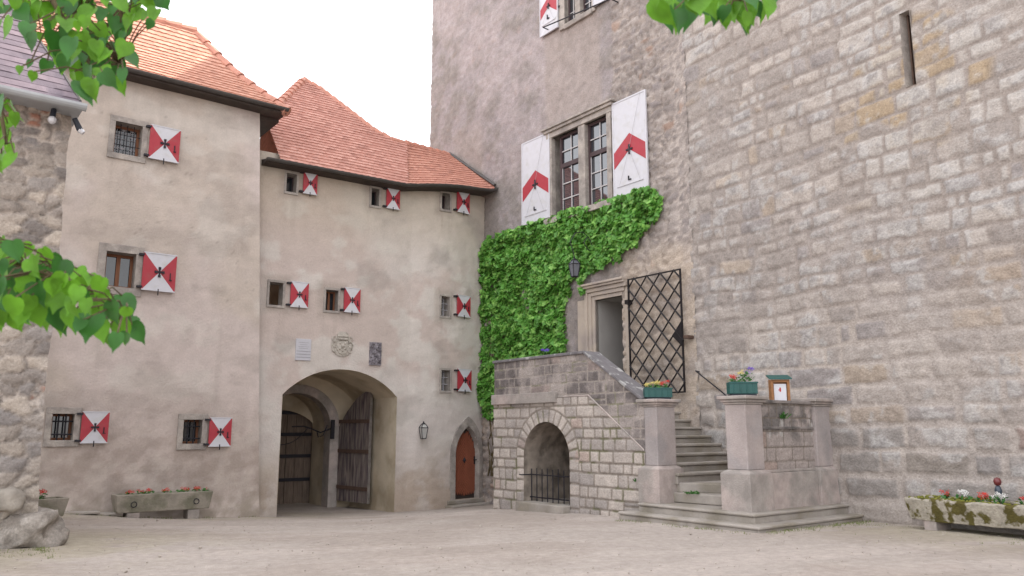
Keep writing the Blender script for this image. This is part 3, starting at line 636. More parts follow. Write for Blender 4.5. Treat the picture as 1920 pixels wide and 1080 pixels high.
# hip apex: solve for set-back d and rise h so that it stands where the photo's ridge bends
rx, ry, rz = ray(366, 58)
Dv = bdir-adir; d_ = (rx/ry*K.y-K.x)/(Dv.x-rx/ry*Dv.y); Hr = EYE+rz/ry*(K.y+Dv.y*d_)-K.z
print('hip A set-back', d_, 'rise', Hr)
TH = math.atan2(Hr, d_); vmax = math.hypot(Hr, d_)
def mpA(u, v):
    # slight bell-cast at the foot
    w = v*math.cos(TH); z = v*math.sin(TH)-.16*(1-np.exp(-v/1.2))*0 - .22*np.exp(-((v-1.6)/1.3)**2)+.22*math.exp(-(1.6/1.3)**2)
    return np.stack([K.x+adir.x*u+bdir.x*w, K.y+adir.y*u+bdir.y*w, K.z+z], -1)
tcol = (lin(194,140,120), lin(212,162,142), lin(172,124,108))
roofA = tiles('roof', mpA, -13, .12, vmax, lambda u, v: u < .02-v*math.cos(TH), M['tile'], houseA, cols=tcol, seed=1)
apex = K+Dv*d_+Vector((0,0,Hr)); hipp = [Vector(mpA(np.array([-v*math.cos(TH)]), np.array([v]))[0]) for v in np.linspace(0, vmax, 9)]
ridge_tiles(hipp, roofA, .13, .38); ridge_tiles([apex, apex-adir*10], roofA, .13, .38)
mb = MB(); E2 = K+bdir*2*d_
mb.add([K-Vector((0,0,.05)), E2, E2-adir*14, K-adir*14-Vector((0,0,.05)), apex-Vector((0,0,.04)), apex-adir*10-Vector((0,0,.04))], [(0,1,4),(1,2,5,4)]); mb.build('rear_slopes', M['ridge'], roofA)
mb = MB(); zs_ = K.z-.14
mb.hexa([K+Vector((0,0,-.10))-adir*13.2, K+Vector((0,0,-.10)), K+bdir*.5+Vector((0,0,-.10)), K+bdir*.5-adir*13.2+Vector((0,0,-.16)), K-adir*13.2+Vector((0,0,-.03)), K+Vector((0,0,-.03)), K+bdir*.5+Vector((0,0,.0)), K+bdir*.5-adir*13.2+Vector((0,0,.0))])
mb.hexa([K+bdir*.5-adir*.5+Vector((0,0,-.17)), K+bdir*.5+Vector((0,0,-.17)), K+bdir*8+Vector((0,0,-.17)), K+bdir*8-adir*.5+Vector((0,0,-.17)), K+bdir*.5-adir*.5+Vector((0,0,-.02)), K+bdir*.5+Vector((0,0,-.02)), K+bdir*8+Vector((0,0,-.02)), K+bdir*8-adir*.5+Vector((0,0,-.02))])
mb.build('soffit', M['soffit'], houseA)
cA = Vector((c[0], c[1], 0))
gutter([K+cA*.06-adir*13.2+Vector((0,0,.02)), K+cA*.06+adir*.02+Vector((0,0,.02))], houseA, .078)

# ============================================================ GATEHOUSE (B)
houseB = thing('gatehouse', 'beige plastered gatehouse with vaulted archway and curved red tiled roof', 'gatehouse', (-3.5, 21.5, -.6))
wB = [(rect_px(SB,(537.5,324),(556,329),(536.5,359),(555,362)),'dark'), (rect_px(SB,(696.6,352.6),(711,356),(696,385),(710,387)),'dark'), (rect_px(SB,(828,362),(843,364),(828,392),(842.5,394)),'dark'),
      (rect_px(SB,(505.5,528),(530,532),(504,571),(529,573.5)),'open'), (rect_px(SB,(611,542.5),(634,546),(610,581),(633,584)),'brown'), (rect_px(SB,(827,556),(842.5,556.5),(827,592.5),(842.5,593)),'grid'),
      (rect_px(SB,(827,694.5),(843,694.5),(827,732.5),(842.5,733)),'grid')]
sB = [rect_px(SB,(568.4,321),(594,327),(565.5,363),(592,368.6)), rect_px(SB,(723.4,352),(749,356.3),(722,391.3),(746.6,395.3)), rect_px(SB,(854,358),(877.3,362),(854,398.3),(876,402.7)),
      rect_px(SB,(543.3,528.3),(577,530.5),(542,576),(575.6,578.8)), rect_px(SB,(644,539.5),(674.4,542),(642.2,585.6),(672.5,588.4)), rect_px(SB,(854,554.2),(878,555.4),(854,594),(877.8,596)),
      rect_px(SB,(855,692),(879.7,692.6),(855,734),(879.5,734.4))]
zBt = max(SB.hit(502, 298)[1], SB.hit(900, 352)[1]); zG = -.64
print('gatehouse top', [SB.hit(x, y) for x, y in ((502,302),(600,320),(756,348),(850,350),(905,358))])
gl = SB.hit(524, 850)[0]; gr = SB.hit(741, 850)[0]; zsp = (SB.hit(527,740)[1]+SB.hit(740,744)[1])/2; zcr = SB.hit(628, 692)[1]
print('gate', gl, gr, zsp, zcr)
rise = zcr-zsp; hw = (gr-gl)/2; gc = (gl+gr)/2; Rg = (hw*hw+rise*rise)/(2*rise)
def gtop(u): return zcr-Rg+np.sqrt(np.maximum(Rg*Rg-(u-gc)**2, 0))
garch = dict(edges=(gl, gr), inside=lambda u, z: (u > gl) & (u < gr) & (z < gtop(u)),
             snap=lambda U, Z: (U, np.where((U > gl-1e-6) & (U < gr+1e-6) & (Z > zsp-.06), gtop(U), Z)))
# pointed door opening
dl = SB.hit(853, 870)[0]; dr = SB.hit(897, 870)[0]; dzb = SB.hit(872, 934)[1]; dza = SB.hit(874, 799)[1]; dzs = SB.hit(872, 852)[1]; dc = (dl+dr)/2; dh = (dr-dl)/2
print('door', dl, dr, dzb, dza, dzs)
def dtop(u, ex=0.0):
    # two arcs meeting in a point
    w = dh+ex; H = dza+ex*1.6-dzs; R_ = (w*w+H*H)/(2*w); x = np.clip(np.abs(u-dc), 0, w)
    return dzs+np.sqrt(np.maximum(R_*R_-(x+R_-w)**2, 0))
darch = dict(edges=(dl, dr), inside=lambda u, z: (u > dl) & (u < dr) & (z < dtop(u)) & (z > dzb-.0))
wall('wall', SB, -1.1, SB.S[-1], -1.1, 8.5, .05, pat_plasterB, M['plaster'], houseB, holes=[w[0] for w in wB], arches=[garch, darch])
for (R, st) in wB: small_window(SB, R, houseB, st, .06)
for R in sB: shutter(SB, R, houseB, latch=True, proud=.06)
# pointed door: surround, leaf, step
def ring_outline(ex, n=14, zb=None):
    w = dh+ex; pts = [(dc-w, zb if zb is not None else dzb-.05), (dc-w, dzs)]
    us = dc-w+w*(1-np.cos(np.linspace(0, math.pi/2, n))) if False else np.linspace(dc-w, dc, n)
    us = dc-w*(1-np.linspace(0, 1, n)**1.6)
    L_ = [(u, float(dtop(np.array(u), ex))) for u in us]; L_[0] = (dc-w, dzs); L_[-1] = (dc, dza+ex*1.6)
    return [pts[0]]+L_+[(2*dc-u, z) for u, z in reversed(L_[:-1])]+[(dc+w, pts[0][1])]
def band(mb, inner, outer, sf, o0, o1):
    n = len(inner)
    for i in range(n-1):
        p = [inner[i], inner[i+1], outer[i+1], outer[i]]
        mb.hexa([sf.pt(u, z, o0) for u, z in p]+[sf.pt(u, z, o1) for u, z in p])
door = MB(); inn = ring_outline(0.0); band(door, inn, ring_outline(.17), SB, -.04, .035)
inn2 = ring_outline(-.02)
for i in range(len(inn)-1):
    p, q = inn[i], inn[i+1]; p2, q2 = inn2[i], inn2[i+1]
    door.add([SB.pt(p[0],p[1],.035), SB.pt(q[0],q[1],.035), SB.pt(q2[0],q2[1],-.16), SB.pt(p2[0],p2[1],-.16)], [(0,1,2,3)])
dsur = door.build('door_surround', M['surround'], houseB)
lf = MB(); n_ = 22
ys_ = np.linspace(dzb, dza, n_)
o = -.13; inn = ring_outline(.02); lf.add([SB.pt(u, z, o) for u, z in inn], [tuple(range(len(inn)))])
dleaf = lf.build('door_leaf', M['soffit'], houseB)
ch = MB()      # chevron boards: thin raised laths clipped by the arch
for sgn in (-1, 1):
    z = dzb-.9
    while z < dza+.3:
        for k in range(6):
            w0, w1 = dh*k/6, dh*(k+1)/6; za, zb_ = z+w0*1.3, z+w1*1.3
            zlim = float(dtop(np.array(dc+sgn*(w0+w1)/2)))-.01
            if za < dzb or zb_+.085 > zlim: continue
            q = [(dc+sgn*w0, za), (dc+sgn*w1, zb_), (dc+sgn*w1, zb_+.076), (dc+sgn*w0, za+.076)]
            ch.hexa([SB.pt(u, zz, o+.001) for u, zz in q]+[SB.pt(u, zz, o+.016) for u, zz in q])
        z += .095
ch.build('chevron_boards', M['doorwood'], dleaf)
hd = MB(); hz = dzb+(dza-dzb)*.52; r = .07; hd.add([SB.pt(dc-.02,hz+r*1.3,o+.03), SB.pt(dc-.02+r,hz,o+.03), SB.pt(dc-.02,hz-r*1.3,o+.03), SB.pt(dc-.02-r,hz,o+.03), SB.pt(dc-.02,hz,o+.07)], [(0,1,4),(1,2,4),(2,3,4),(3,0,4)]); hd.boxs(SB, dr-.07, dr-.03, hz-.12, hz+.1, o+.012, o+.03); hd.boxs(SB, dr-.10, dr-.0, hz-.01, hz+.015, o+.03, o+.08)
hd.build('door_handle', M['iron'], dleaf)
stp = MB(); stp.boxs(SB, dl-.28, dr+.3, dzb-.14, dzb-.03, -.25, .10); stp.boxs(SB, dl-.34, dr+.34, -.9, dzb-.145, -.2, .42)
stp.build('door_step', M['step'], houseB, bevel=.02)
# reliefs over the arch
pl = rect_px(SB, (554,634.5),(583,637),(553,675),(581,677)); mb = MB(); mb.boxs(SB, *pl, .0, .05); plq = mb.build('inscription_plaque', M['plaque'], houseB, bevel=.006)
mb = MB(); h_ = pl[3]-pl[2]
for f0 in (.13, .27, .41): mb.boxs(SB, pl[0]+.02, pl[1]-.01, pl[2]+h_*f0, pl[2]+h_*f0+.014, .05, .056)
for f0, wd in ((.55,.6),(.63,.7),(.72,.5),(.82,.65)): mb.boxs(SB, (pl[0]+pl[1])/2-(pl[1]-pl[0])*wd/2, (pl[0]+pl[1])/2+(pl[1]-pl[0])*wd/2, pl[2]+h_*f0, pl[2]+h_*f0+.008, .05, .054)
mb.build('inscription_lines', M['plaqueline'], plq)
cr_ = rect_px(SB, (620,621),(662,623),(620,668),(662,669)); cu = (cr_[0]+cr_[1])/2; cw = (cr_[1]-cr_[0])/2; cz0, cz1 = cr_[2], cr_[3]; chh = cz1-cz0
mb = MB()
def shape(mb, pts, o0, o1):
    n = len(pts); b = len(mb.v); mb.v += [tuple(SB.pt(u, z, o0)) for u, z in pts]+[tuple(SB.pt(u, z, o1)) for u, z in pts]
    mb.f.append([b+n+i for i in range(n)]); mb.mi.append(mb.m)
    for i in range(n): j = (i+1) % n; mb.f.append([b+i, b+j, b+n+j, b+n+i]); mb.mi.append(mb.m)
cart = [(cu+cw*math.cos(t)*(1-.12*math.sin(t*3)**2), cz0+chh*.44+chh*.44*math.sin(t)) for t in np.linspace(0, 2*math.pi, 29)[:-1]]
shape(mb, cart, .0, .035)
shd = [(cu-cw*.48, cz0+chh*.62), (cu-cw*.5, cz0+chh*.3), (cu-cw*.3, cz0+chh*.14), (cu, cz0+chh*.06), (cu+cw*.3, cz0+chh*.14), (cu+cw*.5, cz0+chh*.3), (cu+cw*.48, cz0+chh*.62)]
shape(mb, shd, .036, .065)
for sg in (-1, 1):
    for k in range(3): q = cu+sg*cw*(.68+.02*k); zz = cz0+chh*(.28+.2*k); mb.tube([SB.pt(q+.06*math.cos(t), zz+.075*math.sin(t), .045) for t in np.linspace(0, 5.2, 10)], .016, 5)
for u_, z_, r_ in ((0,.42,.05),(-.25,.3,.035),(.25,.3,.035),(0,.22,.03),(-.22,.52,.03),(.22,.52,.03)): mb.lathe(SB.pt(cu+cw*u_, cz0+chh*z_, .065), [(r_*.3,-r_),(r_*.8,-r_*.5),(r_,0),(r_*.7,r_*.6),(r_*.2,r_)], 8)
crn = [(cu-cw*.42, cz0+chh*.66), (cu+cw*.42, cz0+chh*.66), (cu+cw*.5, cz0+chh*.9), (cu+cw*.3, cz0+chh*.98), (cu, cz0+chh), (cu-cw*.3, cz0+chh*.98), (cu-cw*.5, cz0+chh*.9)]
shape(mb, crn, .0, .07); mb.tube([SB.pt(cu-cw*.46, cz0+chh*.80, .08), SB.pt(cu+cw*.46, cz0+chh*.80, .08)], .02, 6); mb.tube([SB.pt(cu-cw*.4, cz0+chh*.69, .08), SB.pt(cu+cw*.4, cz0+chh*.69, .08)], .025, 6)
tagp(mb.build('coat_of_arms', M['crest'], houseB), 'round limewashed coat of arms relief with crown')
rl = rect_px(SB, (692,641),(714,643),(692,684),(714,686)); mb = MB(); mb.boxs(SB, *rl, 0, .05); rg = random.Random(4)
for k in range(16):
    u_ = rg.uniform(rl[0]+.05, rl[1]-.05); z_ = rg.uniform(rl[2]+.06, rl[3]-.06); mb.tube([SB.pt(u_+.05*math.cos(t+k), z_+.06*math.sin(t+k), .06+.012*math.sin(t)) for t in np.linspace(0, 3.6, 7)], .017, 5)
tagp(mb.build('carved_relief', M['relief'], houseB), 'dark grey carved stone relief right of the round crest')
# passage behind the arch
def vault(mb, curve, o0, o1, n=1):
    """curve: list of (u,z); sheet from depth o0 to o1"""
    for k in range(n):
        oa = o0+(o1-o0)*k/n; ob = o0+(o1-o0)*(k+1)/n
        for i in range(len(curve)-1):
            p, q = curve[i], curve[i+1]; mb.add([SB1.pt(p[0],p[1],oa), SB1.pt(q[0],q[1],oa), SB1.pt(q[0],q[1],ob), SB1.pt(p[0],p[1],ob)], [(0,1,2,3)])
SB1 = line(G, dB, -4, 8)
us_ = np.linspace(gl, gr, 25); c1 = [(gl, -1.1)]+[(u, float(gtop(u))) for u in us_]+[(gr, -1.1)]
DP = 2.9
mb = MB(); vault(mb, c1, .02, -DP-.1, 6); vlt = mb.build('passage_vault', M['mortarplaster'], houseB, smooth=False)
def inner(px, py, o): return SB1.hit(px, py, -o)
pr = inner(640, 870, DP)[0]; ir_ = inner(617, 870, DP)[0]; isp = inner(616, 800, DP)[1]; icr = inner(566, 737, DP)[1]; ic = inner(560, 737, DP)[0]
print('inner arch', pr, ir_, isp, icr, ic, 'gate r at depth', gr)
il = 2*ic-ir_; iw = (ir_-il)/2; irise = icr-isp
ell = lambda w, h, z0, cc: [(cc-w*math.cos(t), z0+h*math.sin(t)) for t in np.linspace(0, math.pi, 21)]
icur = [(il, -1.1)]+ell(iw, irise, isp, ic)+[(ir_, -1.1)]
ocur = [(il-.28, -1.1)]+ell(iw+.28, irise+.25, isp, ic)+[(ir_+.28, -1.1)]
mb = MB()      # stone rib and the wall it carries
for i in range(len(icur)-1):
    p = [icur[i], icur[i+1], ocur[i+1], ocur[i]]
    mb.hexa([SB1.pt(u, z, -DP-.5) for u, z in p]+[SB1.pt(u, z, -DP) for u, z in p])
mb.build('inner_arch', M['stone'], houseB, bevel=.01)
mb = MB()
for i in range(len(ocur)-1):
    p, q = ocur[i], ocur[i+1]; mb.add([SB1.pt(p[0],p[1],-DP-.06), SB1.pt(q[0],q[1],-DP-.06), SB1.pt(q[0],6,-DP-.06), SB1.pt(p[0],6,-DP-.06)], [(0,1,2,3)])
mb.add([SB1.pt(ir_+.28,-1.1,-DP-.06), SB1.pt(ir_+3,-1.1,-DP-.06), SB1.pt(ir_+3,6,-DP-.06), SB1.pt(ir_+.28,6,-DP-.06), SB1.pt(il-.28,-1.1,-DP-.06), SB1.pt(il-3,-1.1,-DP-.06), SB1.pt(il-3,6,-DP-.06), SB1.pt(il-.28,6,-DP-.06)], [(0,1,2,3),(4,7,6,5)])
mb.build('inner_wall', M['mortarplaster'], houseB)
D2 = DP+1.5; iz2 = inner(548, 768, D2)[1]; ic2 = ic-.15; w2 = inner(591, 870, D2)[0]-ic2
c2 = [(ic-iw-.03, -1.1)]+ell(iw+.03, irise+.03, isp, ic)+[(ic+iw+.03, -1.1)]
mb = MB()
vault(mb, c2, -DP-.45, -D2-.05, 4); mb.build('rear_vault', M['mortarplaster'], houseB)
e2 = ell(w2, .75, iz2-.75, ic2); mb = MB()
for i in range(len(e2)-1):
    p, q = e2[i], e2[i+1]; mb.add([SB1.pt(p[0],p[1],-D2+.01), SB1.pt(q[0],q[1],-D2+.01), SB1.pt(q[0],6,-D2+.01), SB1.pt(p[0],6,-D2+.01)], [(0,1,2,3)])
mb.boxs(SB1, ic2+w2, ic2+w2+1, -1.1, 6, -D2-.1, -D2+.01); mb.boxs(SB1, ic2-w2-1, ic2-w2, -1.1, 6, -D2-.1, -D2+.01); mb.build('rear_wall', M['mortarplaster'], houseB)
mb = MB(); mb.boxs(SB1, -1.2, gr+.6, 3.6, 3.7, -D2-1, -.6); mb.boxs(SB1, gr+.5, gr+.6, -1.1, 3.6, -D2-1, -.6); mb.boxs(SB1, -1.2, -1.1, -1.1, 3.6, -D2-1, -.6); mb.boxs(SB1, -1.2, gr+.6, -1.1, 3.7, -D2-1.1, -D2-1.0); mb.build('light_seal', M['greyplaster'], houseB)  # unseen slabs round the passage, added to keep sky light out
gate = MB(); nb = 9
for k in range(nb):
    x0 = ic2-w2+2*w2*k/nb; x1 = ic2-w2+2*w2*(k+1)/nb; x0 -= .6*(k == 0); x1 += .6*(k == nb-1); gate.boxs(SB1, x0+.006, x1-.006-(.008 if k == 5 else 0), -.9, iz2+.05, -D2-.25, -D2-.2)
gt = gate.build('rear_gate', M['darkwood'], houseB)
mb = MB()
for z in (.0, .7, 1.35, 2.0): mb.boxs(SB1, ic2-w2+.1, ic2+w2-.1, z-.05, z+.05, -D2-.2, -D2-.15)
mb.build('gate_rail', M['iron'], gt)
# open gate leaf against the right side of the passage
lz0 = -.52; L0 = SB1.pt(gr-.42, 0, -DP+.05); L1 = SB1.pt(gr-.16, 0, -DP+1.62); SL = Surf([(L0.x, L0.y), (L1.x, L1.y)])
print('leaf px check', SL.hit(640, 900), SL.hit(687, 900), SL.S)
lt_h = SL.hit(684, 733)[1]; wL = SL.S[-1]; lowz = SL.hit(643, 800)[1]
mb = MB(); nb = 7
for k in range(nb):
    s0_, s1_ = wL*k/nb, wL*(k+1)/nb-.012; f = lambda s: lowz+(lt_h-lowz)*math.sin(min(1, s/wL)*math.pi/2)**.9
    P4 = [(s0_, lz0), (s1_, lz0), (s1_, f(s1_)), (s0_, f(s0_))]
    mb.hexa([SL.pt(u, z, -.04+.006*(k % 2)) for u, z in P4]+[SL.pt(u, z, .02+.006*(k % 2)) for u, z in P4])
lfo = mb.build('gate_leaf', M['oldwood'], houseB); tagp(lfo, 'open weathered grey board gate leaf with rusty straps')
for z in (SL.hit(664,790)[1], SL.hit(664,846)[1], SL.hit(664,915)[1]): mb = MB(); mb.boxs(SL, .02, wL, z-.05, z+.05, .03, .055); mb.build('strap', M['rustrail'], lfo)
mb = MB(); mb.boxs(SL, wL, wL+.03, lz0, lt_h, -.05, .035); mb.build('lit_edge_strip', M['surround'], lfo)  # paler strip: the lit edge of the leaf put in as colour
# bracket and chain
bk = inner(614, 800, DP-.12)
mb = MB(); p0 = SB1.pt(ir_-.02, bk[1]-.05, -DP+.06)
mb.boxs(SB1, ir_+.0, ir_+.10, bk[1]-.35, bk[1]+.2, -DP, -DP+.08); ux = Vector((dB[0], dB[1], 0))
mb.tube([p0, p0-ux*.3+Vector((0,0,-.12)), p0-ux*.55+Vector((0,0,-.02)), p0-ux*.8+Vector((0,0,.06)), p0-ux*1.15+Vector((0,0,.05))], .022, 6)
mb.tube([p0-ux*.1+Vector((0,0,.1)), p0-ux*.22+Vector((0,0,-.2)), p0-ux*.36+Vector((0,0,-.25)), p0-ux*.42+Vector((0,0,-.05))], .016, 6)
mb.build('iron_bracket', M['iron'], houseB)
mb = MB(); q0_ = p0-ux*.7+Vector((0,0,.0)); q1_ = SB1.pt(gl+.05, 1.25, -1.2)
mb.tube([q0_.lerp(q1_, t)+Vector((0,0,-.55*4*t*(1-t)*.5)) for t in np.linspace(0, 1, 14)], .012, 5); mb.build('chain', M['iron'], houseB)

# roof of the gatehouse
oB = .42
ev = [SB.hit(x, y, oB) for x, y in ((505,300),(560,309),(620,320),(700,333),(758,343))]; zE = sum(e[1] for e in ev)/len(ev); print('eave B', ev, zE)
sV = SB.hit(758, 343, oB)[0]
evc = [SB.hit(x, y, oB) for x, y in ((775,343),(800,343),(850,347),(900,354))]; print('eave curve', evc)
EL = SB1.pt(-1.6, zE, oB); dB3 = Vector((dB[0], dB[1], 0)); nB3 = Vector((dB[1], -dB[0], 0))
THB = math.radians(47)
upB = -nB3*math.cos(THB)+Vector((0,0,1))*math.sin(THB); nrm = dB3.cross(upB)
def hitB(px, py):
    r = Vector(ray(px, py)); t = (EL-Vector((0,0,EYE))).dot(nrm)/r.dot(nrm); X = Vector((0,0,EYE))+r*t; q = X-EL
    return q.dot(dB3), q.dot(upB), X
topB = [hitB(*p) for p in ((498,222),(530,187),(570,149),(600,166),(650,204),(700,243),(735,262),(762,268))]
for t in topB: print('topB', [round(v, 2) for v in t[:2]], [round(v, 2) for v in t[2]])
tu = np.array([t[0] for t in topB]); tv = np.array([t[1] for t in topB])
val0 = hitB(760, 340); valv = [(val0[0], 0), (topB[-1][0], topB[-1][1])]
def inB(u, v):
    lim = np.interp(u, tu, tv, left=-1, right=-1)
    # right limit: valley line
    ur = val0[0]+(topB[-1][0]-val0[0])*np.clip(v/topB[-1][1], 0, 1)
    return (v < np.where(u > tu[-1], tv[-1], lim)) & (u < ur+.02)
def mpB(u, v): return np.array(EL)[None]+np.asarray(u)[:,None]*np.array(dB3)[None]+np.asarray(v)[:,None]*np.array(upB)[None]
tcolB = (lin(188,134,120), lin(208,158,144), lin(168,118,106))
roofB = tiles('roof', mpB, -.4, max(tu.max(), val0[0])+.3, tv.max()+.2, inB, M['tile'], houseB, cols=tcolB, seed=2, scal=.025)
# curved part: eave arc to the top line, dying against the keep
cs = np.linspace(val0[0]-1.6, SB.S[-1]-.02, 20)
s_arc0 = SB.hit(760, 340, oB)[0]; s_arc1 = SB.hit(930, 356, oB)[0]; print('arc', s_arc0, s_arc1)
tp0 = topB[-1][2]; sc_, zc_ = SCw.hit(845, 291, .05); tp1 = SCw.pt(sc_, zc_, .05); be = SCw.hit(930, 352, .08); bend = SCw.pt(be[0], be[1], .08)
print('tower abut', sc_, zc_, be, tp0)
zE2 = be[1]
Lc = s_arc1-s_arc0
def mpC(u, v):
    t = np.clip(u/Lc, -.02, 1.02); x, y = SB.xy(s_arc0+t*Lc, oB); w = sst(t, .55, 1.0)
    ex = x*(1-w)+bend.x*w; ey = y*(1-w)+bend.y*w; ez = zE+(zE2-zE)*t
    k = v/VC; k2 = k
    X = ex*(1-k2)+(tp0.x*(1-t)+tp1.x*t)*k2; Y = ey*(1-k2)+(tp0.y*(1-t)+tp1.y*t)*k2; Z_ = ez*(1-k2)+(tp0.z*(1-t)+tp1.z*t)*k2
    Z_ = Z_-.35*k*(1-k)*(1-t)
    return np.stack([X, Y, Z_], -1)
VC = topB[-1][1]
tiles('curved_roof', mpC, 0.0, Lc, VC, lambda u, v: (v < VC) & (u < Lc), M['tile'], roofB, cols=(lin(188,132,114), lin(206,152,134), lin(166,116,102)), tw=.17, seed=3, scal=.02, row=VC/round(VC/.165))
ridge_tiles([t[2] for t in topB[2:]]+[tp1], roofB, .11, .33)
ridge_tiles([t[2] for t in topB[:3]], roofB, .13, .33)
fl = MB(); fl.tube([tp1+Vector((-.03,-.03,.05)), bend+Vector((-.03,-.03,.07))], .05, 6); fl.build('lead_flashing', M['darkgutter'], roofB)
mb = MB(); TP = [t[2] for t in topB]+[tp1]; bk = -nB3
for i in range(len(TP)-1): mb.add([TP[i]-Vector((0,0,.05)), TP[i+1]-Vector((0,0,.05)), TP[i+1]+bk*3.5-Vector((0,0,3.5)), TP[i]+bk*3.5-Vector((0,0,3.5))], [(0,1,2,3)])
mb.build('rear_slopes', M['ridge'], roofB)
gpath = [EL+dB3*u+nB3*.04+Vector((0,0,.0)) for u in (0.68, 2, 3.5, val0[0]-.1)]
gp2 = [Vector(mpC(np.array([u]), np.array([0.]))[0])+Vector((.02,-.05,0)) for u in np.linspace(.15, Lc, 14)]
gutter(gpath+gp2, houseB, .072)
mb = MB(); pp = [EL+dB3*u for u in (.68, 2, 3.5, val0[0])]+gp2[1:]; 
for i in range(len(pp)-1):
    A_, B_ = pp[i], pp[i+1]; mb.hexa([A_-Vector((0,0,.08)), B_-Vector((0,0,.08)), B_-nB3*.5-Vector((0,0,.08)), A_-nB3*.5-Vector((0,0,.08)), A_-Vector((0,0,.02)), B_-Vector((0,0,.02)), B_-nB3*.5-Vector((0,0,-.1)), A_-nB3*.5-Vector((0,0,-.1))])
mb.build('soffit', M['soffit'], houseB)

# ============================================================ KEEP: rubble face (C) and ashlar face (D)
keep = thing('keep_tower', 'tall grey rubble tower with large chevron shuttered window above the stone stairs', 'tower', (2.2, 19.4, -.3))
curt = thing('ashlar_wall', 'huge wall of grey and ochre squared stone blocks filling the right side', 'wall', (6, 14, 0))
# openings in C
wl_ = [SCw.hit(1048, 320)[0], SCw.hit(1088, 310)[0], SCw.hit(1101, 300)[0], SCw.hit(1144, 290)[0]]
wzt = np.mean([SCw.hit(1047,262)[1], SCw.hit(1085,245)[1], SCw.hit(1101,232)[1], SCw.hit(1141,217)[1]]); wzb = np.mean([SCw.hit(1146,376)[1], SCw.hit(1050,408)[1]])
wo0, wo1 = SCw.hit(1034, 320)[0], SCw.hit(1148, 290)[0]
print('big window', wl_, wzt, wzb, wo0, wo1)
dL = SCw.hit(1119, 620)[0]; dR = SCw.hit(1171, 620)[0]; dT = np.mean([SCw.hit(1122,564)[1], SCw.hit(1168,553)[1]]); LAND = 2.22
print('keep door', dL, dR, dT)
uw0 = SCw.hit(1061, 20)[0]; uw1 = SCw.hit(1112, 0)[0]; uzb = np.mean([SCw.hit(1064,44)[1], SCw.hit(1108,22)[1]]); uzt = uzb+1.9
holesC = [(wo0+.05, wo1-.05, wzb, wzt+.05), (dL, dR, LAND-.1, dT), (uw0, uw1, uzb, uzt)]
wall('wall', SCw, -12.45, -1.297, -1.0, 17, .06, pat_rubble, M['wall'], keep, holes=holesC)
cs0_ = SCw
# rugged left corner: side wall going back
SS = Surf([tuple(SCw.xy(-12.45, -5)), tuple(SCw.xy(-12.45, .0))], 0)
mb = MB(); mb.add([SCw.pt(-12.45,-1,0), SCw.pt(-12.45,17,0), SCw.pt(-12.45,17,-8), SCw.pt(-12.45,-1,-8)], [(0,1,2,3)]); mb.build('side_wall', M['surround'], keep)
# big window
mb = MB(); R = (wo0, wo1, wzb, wzt)
reveal(mb, SCw, (wo0+.05, wo1-.05, wzb, wzt+.05), .3)
mb.boxs(SCw, wo0-.06, wo0+.12, wzb-.02, wzt+.05, -.05, .10); mb.boxs(SCw, wo1-.10, wo1+.06, wzb-.02, wzt+.05, -.05, .10)
mb.boxs(SCw, wo0-.10, wo1+.10, wzt+.05, wzt+.20, -.05, .11); mb.boxs(SCw, wo0-.16, wo1+.16, wzt+.20, wzt+.28, -.05, .17); mb.boxs(SCw, wo0-.22, wo1+.22, wzt+.28, wzt+.34, -.05, .22)
mb.boxs(SCw, wl_[1]+.01, wl_[2]-.01, wzb, wzt+.05, -.2, .08); mb.boxs(SCw, wo0-.15, wo1+.15, wzb-.16, wzb-.0, -.1, .18)
bw_ = mb.build('window', M['surround'], keep, bevel=.01)
for (sa, sb) in ((wl_[0], wl_[1]), (wl_[2], wl_[3])):
    o = -.08; fw = .06; H = wzt-wzb; zt_ = wzb+H*.64
    fr = MB()
    for q in ((sa, sa+fw, wzb, wzt+.04), (sb-fw, sb, wzb, wzt+.04), (sa+fw, sb-fw, wzb, wzb+fw), (sa+fw, sb-fw, wzt+.04-fw, wzt+.04), (sa+fw, sb-fw, zt_-.06, zt_+.06)): fr.boxs(SCw, *q, o-.05, o+.03)
    fro = fr.build('frame', M['sash'], bw_)
    mt = MB(); xm = (sa+sb)/2; mt.boxs(SCw, xm-.014, xm+.014, wzb+fw, zt_-.06, o-.01, o+.012); mt.boxs(SCw, xm-.014, xm+.014, zt_+.06, wzt-.02, o-.01, o+.012)
    for z in (wzb+H*.22, wzb+H*.41, wzb+H*.82): mt.boxs(SCw, sa+fw, sb-fw, z-.014, z+.014, o-.008, o+.014)
    for q in ((sa+fw, sa+fw+.02), (sb-fw-.02, sb-fw)): mt.boxs(SCw, *q, wzb+fw, zt_-.06, o-.009, o+.01)
    mt.build('glazing_bars', M['muntin'], bw_)
    pn = MB(); pn.boxs(SCw, sa+fw*.5, sb-fw*.5, wzb, wzt, o-.04, o-.022); pn.build('pane', M['glassbig'], bw_)
shL = rect_px(SCw, (979,270.6),(1030,248),(980.2,425),(1034,406), .08); shR = rect_px(SCw, (1146,197),(1209,168.7),(1155,371),(1219.5,351.5), .08)
shutter(SCw, shL, keep, ('chev', .61, .17, .17, -1)); shutter(SCw, shR, keep, ('chev', .62, .17, .17, 1))
